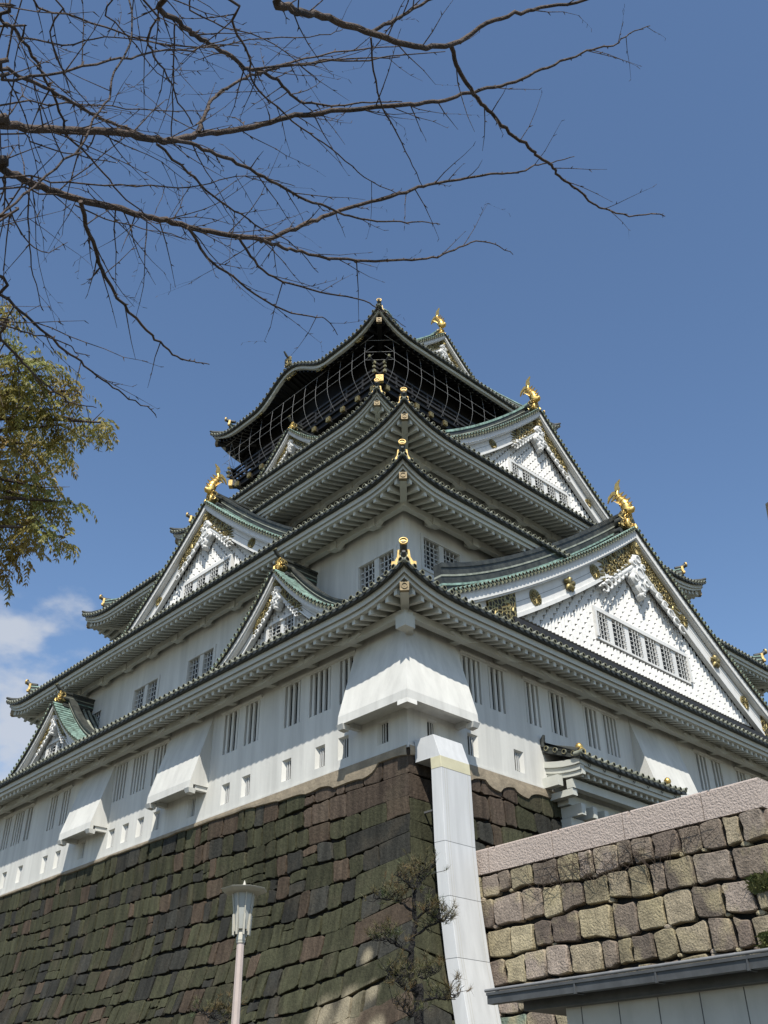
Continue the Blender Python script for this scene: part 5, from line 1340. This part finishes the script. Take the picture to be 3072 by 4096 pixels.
# courses of the big branches: points as seen, with the distance growing from root to tip
BR = [
 ([(930, -40), (1108, 18), (1190, 40), (1260, 60), (1380, 98), (1488, 138), (1608, 174), (1705, 187), (1803, 179), (1868, 146), (1976, 81), (2085, 49), (2193, 24), (2345, -2), (2480, -60)], 21, 5, 5.6, 7.6, .5),
 ([(1803, 180), (1825, 255), (1868, 336), (1922, 412), (1976, 466), (2041, 532), (2117, 586), (2155, 629), (2204, 662), (2237, 705), (2291, 743), (2372, 816), (2421, 835), (2519, 862), (2627, 852), (2660, 865)], 11, 2.2, 6.9, 8.1, .25),
 ([(1480, 128), (1560, 90), (1630, 50), (1738, -8), (1800, -60)], 9, 5, 6.4, 6.9, .4),
 ([(540, -40), (627, 29), (694, 77), (771, 135), (839, 178), (926, 227), (993, 275), (1061, 294), (1128, 338), (1172, 391), (1244, 415), (1350, 420), (1480, 412), (1608, 407)], 15, 2.5, 5.2, 7.2, .5),
 ([(1030, 290), (1130, 262), (1270, 222), (1477, 195), (1608, 184)], 6, 2.2, 6.0, 7.0, .3),
 ([(1000, 277), (1163, 258), (1325, 247), (1477, 239), (1608, 222), (1781, 206)], 6, 2, 6.0, 7.2, .3),
 ([(-60, 485), (0, 497), (135, 511), (289, 521), (463, 526), (579, 552), (675, 560), (762, 550), (800, 532), (868, 530), (984, 511), (1109, 477), (1254, 453), (1398, 439), (1600, 422), (1673, 412), (1781, 402), (1868, 374), (1976, 347), (2085, 315), (2193, 266), (2280, 233), (2367, 195), (2454, 179), (2519, 136), (2600, 103)], 21, 1.8, 5.0, 8.6, .55),
 ([(796, 528), (820, 453), (868, 386), (964, 323), (1042, 294), (1157, 260), (1350, 241), (1600, 227)], 9, 2.5, 5.9, 7.0, .3),
 ([(675, 556), (762, 574), (868, 617), (974, 665), (1080, 723), (1196, 791), (1292, 820), (1379, 858), (1476, 882), (1600, 890), (1690, 886), (1760, 897)], 10, 2, 5.6, 7.4, .3),
 ([(627, 576), (723, 665), (800, 733), (887, 810), (964, 858), (1051, 916), (1128, 950), (1205, 1008), (1273, 1090)], 7, 1.6, 5.5, 6.9, .3),
 ([(-60, 640), (0, 670), (96, 718), (193, 757), (318, 800), (434, 825), (540, 849), (636, 873), (752, 907), (868, 931), (1013, 955), (1061, 960), (1157, 926), (1244, 887), (1340, 849), (1447, 820), (1600, 776), (1673, 749), (1760, 729), (1868, 714), (1987, 692), (2063, 689), (2139, 664), (2204, 651), (2297, 626)], 20, 1.8, 5.2, 8.4, .5),
 ([(1050, 962), (1130, 988), (1205, 1008), (1350, 1038), (1500, 1042), (1650, 1038), (1749, 1025), (1835, 987), (1900, 966), (1976, 976), (2052, 1018)], 9, 1.8, 6.3, 7.8, .25),
 ([(955, 950), (1003, 1022), (1051, 1080), (1128, 1124), (1244, 1157), (1350, 1181), (1456, 1201), (1505, 1230), (1560, 1262), (1623, 1308)], 7, 1.5, 6.2, 7.2, .25),
 ([(752, 910), (800, 993), (849, 1051), (935, 1109), (1022, 1177), (1128, 1239), (1244, 1268), (1302, 1273), (1350, 1340)], 8, 1.8, 5.9, 7.0, .25),
 ([(322, 805), (357, 935), (395, 1046), (424, 1109), (472, 1196), (569, 1300), (640, 1372), (704, 1426), (770, 1447), (837, 1457)], 11, 2.2, 5.6, 6.9, .3),
 ([(-80, 1080), (0, 1170), (76, 1238), (188, 1338), (282, 1420), (353, 1473), (435, 1532), (517, 1591), (605, 1638), (621, 1660)], 9, 2, 4.8, 6.0, .25),
 ([(-80, 1270), (0, 1350), (76, 1432), (147, 1508), (235, 1579), (294, 1614), (385, 1631)], 9, 2, 4.6, 5.6, .25),
 ([(-80, 1270), (0, 1297), (94, 1329), (168, 1344), (265, 1376), (303, 1406), (359, 1423)], 6, 1.8, 4.6, 5.4, .25),
 ([(-60, 20), (0, 72), (68, 135), (145, 251), (193, 338), (251, 482), (280, 550), (386, 665), (482, 771), (579, 858)], 9, 3, 4.6, 6.0, .4),
 ([(-60, 245), (0, 270), (145, 328), (260, 395), (386, 463), (502, 511), (627, 569)], 11, 5, 4.8, 5.8, .4),
 ([(-60, 322), (0, 318), (193, 299), (386, 256), (521, 231), (617, 207), (771, 198), (839, 183), (955, 183)], 8, 2.5, 4.6, 5.8, .4),
 ([(540, -40), (588, 154), (617, 222), (675, 309), (714, 405), (771, 501)], 6, 3, 4.8, 5.6, .4),
 ([(850, -50), (926, 87), (964, 164), (1003, 241), (998, 299), (1042, 367), (1138, 453), (1234, 530), (1321, 593), (1408, 665), (1485, 723), (1591, 776)], 7, 2, 5.4, 7.0, .3),
 ([(-60, 920), (0, 868), (96, 781), (222, 670), (328, 584), (376, 473), (434, 395), (463, 289), (511, 203), (526, 96), (515, -40)], 6.5, 4, 3.6, 4.4, .3),
 ([(1483, 150), (1494, 282), (1521, 401), (1559, 488), (1608, 575), (1651, 662), (1689, 743)], 5, 1.8, 6.5, 7.2, .2),
 ([(698, 100), (694, 222), (690, 380), (685, 548)], 4, 3, 5.4, 5.7, .2),
 ([(125, 720), (116, 743), (111, 868), (121, 1022), (145, 1138), (174, 1244)], 5, 1.8, 5.3, 5.8, .2),
 ([(19, 700), (19, 781), (77, 916), (135, 993), (193, 1008), (270, 969)], 5, 1.5, 5.2, 5.8, .2),
 ([(-50, 430), (193, 415), (390, 420), (560, 440), (760, 445), (860, 430)], 5, 1.6, 5, 6.4, .4),
 ([(-50, 760), (150, 775), (380, 800), (520, 850), (640, 920), (745, 960)], 5.5, 1.8, 5.1, 6.0, .4),
 ([(-50, 716), (200, 725), (420, 742), (600, 745), (760, 748), (880, 720), (976, 700), (1100, 720), (1180, 745)], 5, 1.6, 5.2, 6.6, .35),
 ([(-50, 535), (120, 570), (260, 610), (390, 640), (470, 652)], 5, 2, 5.0, 5.5, .35),
 ([(-40, -20), (150, 30), (310, 70), (470, 130), (620, 170), (800, 190), (1000, 160), (1180, 148), (1320, 138), (1370, 118)], 5.5, 1.8, 4.9, 6.4, .5),
 ([(-40, 110), (90, 145), (250, 180), (380, 155), (500, 150), (700, 190)], 6, 2, 4.8, 5.6, .5),
 ([(300, 820), (420, 870), (530, 905), (640, 930), (745, 960)], 4, 1.5, 5.5, 6.1, .4),
 ([(180, -40), (200, 120), (240, 260), (320, 380), (400, 470)], 5, 2, 4.4, 5.2, .4),
 ([(330, -40), (420, 60), (520, 150), (600, 260), (680, 330)], 5, 2, 4.5, 5.3, .4),
 ([(640, -40), (760, 40), (900, 110), (1050, 150), (1180, 240), (1280, 330)], 5, 1.6, 5.2, 6.6, .4),
]
for bi, (px, r0, r1, D0, D1, dens) in enumerate(BR):
    n = len(px); pts = [pt(x, y, D0 + (D1 - D0) * i / (n - 1)) for i, (x, y) in enumerate(px)]
    if px[0][0] < 0 or px[0][1] < 0:      # reach back to the trunk, outside the picture
        k = min(range(len(tp)), key=lambda j: abs(tp[j][2] - (pts[0][2] - 1.2)) if j > 8 else 99)
        a = tp[k]; e0 = pts[0] - pts[1]; e0 = e0 / np.linalg.norm(e0); m_ = pts[0] + e0 * .35 * np.linalg.norm(a - pts[0]); pts = [a, m_ * .8 + a * .2] + pts
    P_ = spline(pts, 4 if r0 > 8 else 3)
    P_ = zig(P_, .008 if r0 > 8 else .006)
    f_ = np.linspace(0, 1, len(P_))
    rad = [((r0 * (1 - q) ** .9 + r1 * (1 - (1 - q) ** .9)) * .78 * (D0 + (D1 - D0) * q) / FPX) for q in f_]
    mb = MB(); mb.tube(P_, rad, 7 if r0 > 8 else 5, 0)
    # swellings and side shoots
    for i in range(3, len(P_) - 1):
        dvec = P_[i + 1] - P_[i - 1]
        if rad[i] < .012 and random.random() < .55:
            s_ = np.array([random.uniform(-1, 1) for _ in range(3)]); s_ /= np.linalg.norm(s_)
            mb.tube([P_[i], P_[i] + s_ * .02 + dvec / np.linalg.norm(dvec) * .012], [rad[i] * 1.25, .0015], 3, 0, cap=False)
        for _ in range(2):
            left = max(0.0, 1 - (i / len(P_)))
            if random.random() < dens * .72 * (.2 + left):
                dd = dvec / np.linalg.norm(dvec) * random.uniform(.3, 1) + np.array([random.uniform(-.8, .8), random.uniform(-.8, .8), random.uniform(-.9, .45)])
                twig(mb, P_[i], dd, random.uniform(.18, .62) * (1.25 if px[0][0] < 100 and i < len(P_) * .5 else .8), min(rad[i] * .40, .0034) + .0009)
    mb.build('branch', ['bark'], bare)

# ------------------------------------------------------------ leafy tree on the left
random.seed(3)
LT = np.array([-21.4, -9.2, -13.45])
lt = empty('leafy_tree', tuple(LT), 'leafy tree with drooping olive and bronze leaflets at the left edge', 'tree')
tr = MB(); tpp = spline([LT, LT + [.1, 0, 2.5], LT + [.0, .2, 5.5], LT + [.3, .2, 9], LT + [.2, .1, 12.0]], 5); tr.tube(tpp, list(np.linspace(.28, .07, len(tpp))), 10, 0)
tr.build('trunk', ['bark'], lt)
lf = MB(); lim = MB()
CL = [(60, 1420, 90), (40, 1250, 50), (190, 1470, 75), (130, 1600, 130), (300, 1560, 70), (365, 1690, 62), (420, 1690, 28), (40, 1560, 130), (60, 1790, 150), (235, 1700, 95), (210, 1800, 80), (50, 1950, 150), (170, 1950, 80), (200, 2010, 60), (285, 2010, 36), (60, 2100, 120), (170, 2110, 60), (260, 2150, 42), (80, 2200, 70), (10, 2280, 40),
      (-150, 1500, 220), (-170, 1800, 240), (-180, 2100, 230), (-380, 1700, 260), (-350, 2050, 260), (-120, 1250, 160), (-330, 1350, 230)]
def leaflet(p, d, L_, w_):
    d = d / np.linalg.norm(d); s_ = np.cross(d, np.array([random.uniform(-1, 1), random.uniform(-1, 1), random.uniform(-.3, 1)])); s_ = s_ / (np.linalg.norm(s_) + 1e-9)
    q = p + d * L_ * .4; e = p + d * L_; u = np.cross(d, s_) * w_ * .35
    lf.add([p, q + s_ * w_ + u, e, q - s_ * w_ + u], [(0, 1, 2), (0, 2, 3)], 0)
for (x, y, r) in CL:
    D = random.uniform(15.6, 17.2)
    c = pt(x, y, D)
    k = min(range(8, len(tpp)), key=lambda j: abs(tpp[j][2] - (c[2] - 1.0)))
    mid = (tpp[k] + c) / 2 + np.array([0, 0, .35]); lp = spline([tpp[k], mid, c], 5); lim.tube(lp, list(np.linspace(.07, .012, len(lp))), 6, 0)
    R_ = r / FPX * D; nsp = int(9 + (r / 15) ** 2 * 1.05)
    if x < -60: nsp = int(nsp * .5)
    for i in range(nsp):
        v = np.array([random.gauss(0, 1) for _ in range(3)]); v = v / np.linalg.norm(v) * random.random() ** .4 * R_
        v[2] *= .8
        p = c + v
        # a pinnate leaf: midrib arching out and hanging, leaflets in pairs
        dr = np.array([random.gauss(0, 1), random.gauss(0, 1), random.uniform(-.5, .2)]); dr /= np.linalg.norm(dr)
        L_ = random.uniform(.28, .42); q = p.copy(); nl = 6
        sd2 = np.cross(dr, ZUP); sd2 /= np.linalg.norm(sd2) + 1e-9
        for j in range(nl):
            dr = dr + np.array([0, 0, -.18]); dr /= np.linalg.norm(dr); q = q + dr * L_ / nl
            for sg in (-1, 1):
                leaflet(q, sd2 * sg * .8 + dr * .45 + np.array([0, 0, -.75]) + np.array([random.uniform(-.25, .25) for _ in range(3)]), random.uniform(.075, .115), random.uniform(.013, .02))
        leaflet(q, dr + np.array([0, 0, -.4]), .1, .018)
    for i in range(int(r / 14)):
        v = np.array([random.gauss(0, .5) for _ in range(3)]) * R_; lim.tube([c, c + v * .6, c + v], [.012, .008, .003], 4, 0, cap=False)
lim.build('limbs', ['bark'], lt); lf.build('crown', ['leaf'], lt)

# ------------------------------------------------------------ pines
random.seed(9)
def pine_tuft(mb, p, d, n=46, L_=.13):
    d = d / np.linalg.norm(d)
    for i in range(n):
        v = d * random.uniform(.1, .9) + np.array([random.gauss(0, .55), random.gauss(0, .55), random.gauss(0.25, .45)]); v /= np.linalg.norm(v)
        s_ = np.cross(v, [random.uniform(-1, 1), random.uniform(-1, 1), random.uniform(-1, 1)]); s_ /= np.linalg.norm(s_) + 1e-9
        q = p + d * random.uniform(-.06, .05); e = q + v * L_ * random.uniform(.7, 1.15)
        mb.add([q - s_ * .0032, q + s_ * .0032, e], [(0, 1, 2)], 0)
def make_pine(base, D, trunk_px, limbs, label):
    root = empty('pine_tree', base, label, 'pine tree', 'garden pines')
    t = MB(); P_ = [np.array(base)] + [pt(x, y, D) for x, y in trunk_px]; S = spline(P_, 6); t.tube(zig(S, .012), list(np.linspace(.076, .022, len(S))), 8, 0)
    t.build('trunk', ['pinebark'], root)
    for pxs, r0 in limbs:
        m_ = MB(); nd = MB(); dz = random.uniform(-.5, .5)
        P2 = [pt(x, y, D + dz * i / (len(pxs) - 1)) for i, (x, y) in enumerate(pxs)]
        S2 = zig(spline(P2, 4), .014); m_.tube(S2, list(np.linspace(r0 * .85, .006, len(S2))), 6, 0)
        start = max(2, int(len(S2) * .35))
        for i in range(start, len(S2)):
            for k in range(3):
                # crooked little shoots that carry the tufts, mostly upwards
                p = S2[i]; q = p; pts = [p]; dd = np.array([random.gauss(0, .8), random.gauss(0, .8), random.uniform(-.15, 1)])
                for j in range(random.choice((2, 3, 4))):
                    dd = dd * .6 + np.array([random.gauss(0, .6), random.gauss(0, .6), random.gauss(.3, .4)]); q = q + dd / np.linalg.norm(dd) * random.uniform(.05, .11); pts.append(q)
                m_.tube(pts, list(np.linspace(.0065, .003, len(pts))), 4, 0, cap=False)
                if random.random() < .75: pine_tuft(nd, q, pts[-1] - pts[-2] + np.array([0, 0, .05]), 26, .11)
        mo_ = m_.build('limb', ['pinebark'], root); nd.build('needles', ['needle'], mo_)
    return root
z14 = lambda a, b: (1400 + a / 3.178, 3400 + b / 3.178)
PD = 16.5
pb = pt(1650, 4090, PD); 
make_pine((pb[0], pb[1], -13.45), PD, [z14(880, 2000), z14(830, 1820), z14(790, 1640), z14(760, 1520), z14(775, 1300), z14(800, 1120), z14(830, 930), z14(815, 760), z14(820, 560), z14(850, 420)],
  [([z14(830, 800), z14(760, 750), z14(650, 670), z14(560, 630), z14(460, 640), z14(330, 620)], .03),
   ([z14(845, 880), z14(930, 800), z14(960, 770), z14(1050, 830), z14(1130, 880)], .025),
   ([z14(830, 1080), z14(930, 1020), z14(1050, 950), z14(1180, 910), z14(1250, 850)], .028),
   ([z14(790, 1320), z14(700, 1260), z14(560, 1190), z14(450, 1140), z14(330, 1150)], .03),
   ([z14(780, 1600), z14(860, 1590), z14(930, 1640), z14(1020, 1580), z14(1100, 1540)], .03),
   ([z14(770, 1560), z14(690, 1600), z14(580, 1590), z14(470, 1520)], .028),
   ([z14(830, 1780), z14(740, 1780), z14(650, 1740), z14(560, 1640)], .022),
   ([z14(880, 1920), z14(980, 1900), z14(1120, 1880), z14(1260, 1900), z14(1330, 1840)], .03),
   ([z14(870, 2050), z14(790, 2120), z14(720, 2080), z14(620, 1920)], .024),
   ([z14(850, 440), z14(900, 400), z14(960, 330), z14(990, 250)], .02),
   ([z14(850, 440), z14(780, 480), z14(700, 400), z14(600, 330)], .02),
   ([z14(845, 430), z14(860, 370), z14(850, 300), z14(790, 250)], .018)],
  'crooked pruned pine with sparse tufted pads against the stone corner')
z7 = lambda a, b: (700 + a / 2.37, 3800 + b / 2.37)
p2 = pt(905, 4150, 17.5)
make_pine((p2[0], p2[1], -13.45), 17.5, [(925, 4300), (912, 4180), z7(480, 660)],
  [([z7(470, 690), z7(400, 670), z7(330, 640), z7(270, 600)], .02), ([z7(480, 700), z7(500, 660), z7(505, 610), z7(495, 580)], .016)],
  'low pine at the bottom of the picture behind the cream lamp post')

# ------------------------------------------------------------ visitors on the balcony
random.seed(4)
def person(x, y, zf, face, lean, label):
    """standing figure leaning on the railing; one skinned body with head, arms and legs"""
    bm_v = []; bm_e = []; rad = []
    c, s_ = math.cos(face), math.sin(face)
    def V(a, f, z, r):
        bm_v.append((x + a * c - f * s_, y + a * s_ + f * c, zf + z)); rad.append(r); return len(bm_v) - 1
    def E(a, b_): bm_e.append((a, b_))
    hip = V(0, 0, .92, .13); ab = V(0, .02, 1.10, .12); ch = V(0, .05 + lean, 1.32, .145); nk = V(0, .07 + lean, 1.47, .058); hd = V(0, .09 + lean, 1.60, .085); tp_ = V(0, .09 + lean, 1.70, .07)
    for a, b_ in ((hip, ab), (ab, ch), (ch, nk), (nk, hd), (hd, tp_)): E(a, b_)
    for sg in (-1, 1):
        h_ = V(sg * .10, 0, .86, .095); k_ = V(sg * .11, .03, .48, .065); a_ = V(sg * .11, 0, .09, .045); f_ = V(sg * .12, .14, .04, .04)
        E(hip, h_); E(h_, k_); E(k_, a_); E(a_, f_)
        sh = V(sg * .19, .05 + lean, 1.38, .065); el = V(sg * .25, .16 + lean, 1.12, .045); wr = V(sg * .17, .40 + lean, 1.06, .034); hn = V(sg * .14, .48 + lean, 1.07, .035)
        E(ch, sh); E(sh, el); E(el, wr); E(wr, hn)
    me = bpy.data.meshes.new('person'); me.from_pydata(bm_v, bm_e, []); me.update()
    o = bpy.data.objects.new('person', me); COL.objects.link(o); me.materials.append(M['cloth'])
    md = o.modifiers.new('skin', 'SKIN'); 
    for i, r in enumerate(rad): me.skin_vertices[0].data[i].radius = (r, r)
    me.skin_vertices[0].data[0].use_root = True
    o.modifiers.new('sub', 'SUBSURF').levels = 1
    tag(o, label, 'person', 'visitors on the balcony')
    hm = MB()
    hc = np.array([x - (.09 + lean) * s_, y + (.09 + lean) * c, zf + 1.61])
    def ball(ctr, rx, rz, m_, z_lo=-9):
        vs = []; nn, kk = 10, 7
        for i in range(kk):
            t = math.pi * i / (kk - 1)
            for j in range(nn): vs.append(ctr + np.array([rx * math.sin(t) * math.cos(2 * math.pi * j / nn), rx * math.sin(t) * math.sin(2 * math.pi * j / nn), max(rz * math.cos(t), z_lo)]))
        hm.add(vs, [(i * nn + j, i * nn + (j + 1) % nn, (i + 1) * nn + (j + 1) % nn, (i + 1) * nn + j) for i in range(kk - 1) for j in range(nn)], m_, True)
    fw = np.array([-s_, c, 0])
    ball(hc + fw * .012, .088, .115, 0); ball(hc + fw * .1 - ZUP * .01, .018, .022, 0)
    for sg in (-1, 1):
        sd2 = np.array([c, s_, 0]) * sg; ball(hc + sd2 * .088, .016, .03, 0); ball(hc + fw * .092 + sd2 * .032 + ZUP * .02, .010, .008, 1)
    hm.tube([hc + fw * .098 - ZUP * .05 + np.array([c, s_, 0]) * q for q in (-.025, 0, .025)], .006, 5, 1)
    ball(hc - fw * .018 + ZUP * .03, .098, .105, 1, -.02)
    h_ = hm.build('head', ['skin', 'hair']); h_.parent = o
for x, y, fc, ln, lb in ((BX0 + 5.4, BY0 + .62, math.pi, .05, 'visitor in dark clothes at the black balcony rail, nearest the corner on the right face'),
                         (BX0 + 6.1, BY0 + .65, math.pi, .02, 'visitor in dark clothes beside the one nearest the corner on the right face'),
                         (BX0 + .62, BY0 + 4.4, math.pi / 2, .05, 'visitor in dark clothes at the balcony rail on the left face'),
                         (BX0 + .62, BY0 + 12.6, math.pi / 2, .03, 'visitor in dark clothes near the far left end of the balcony')):
    person(x, y, 29.95, fc, ln, lb)
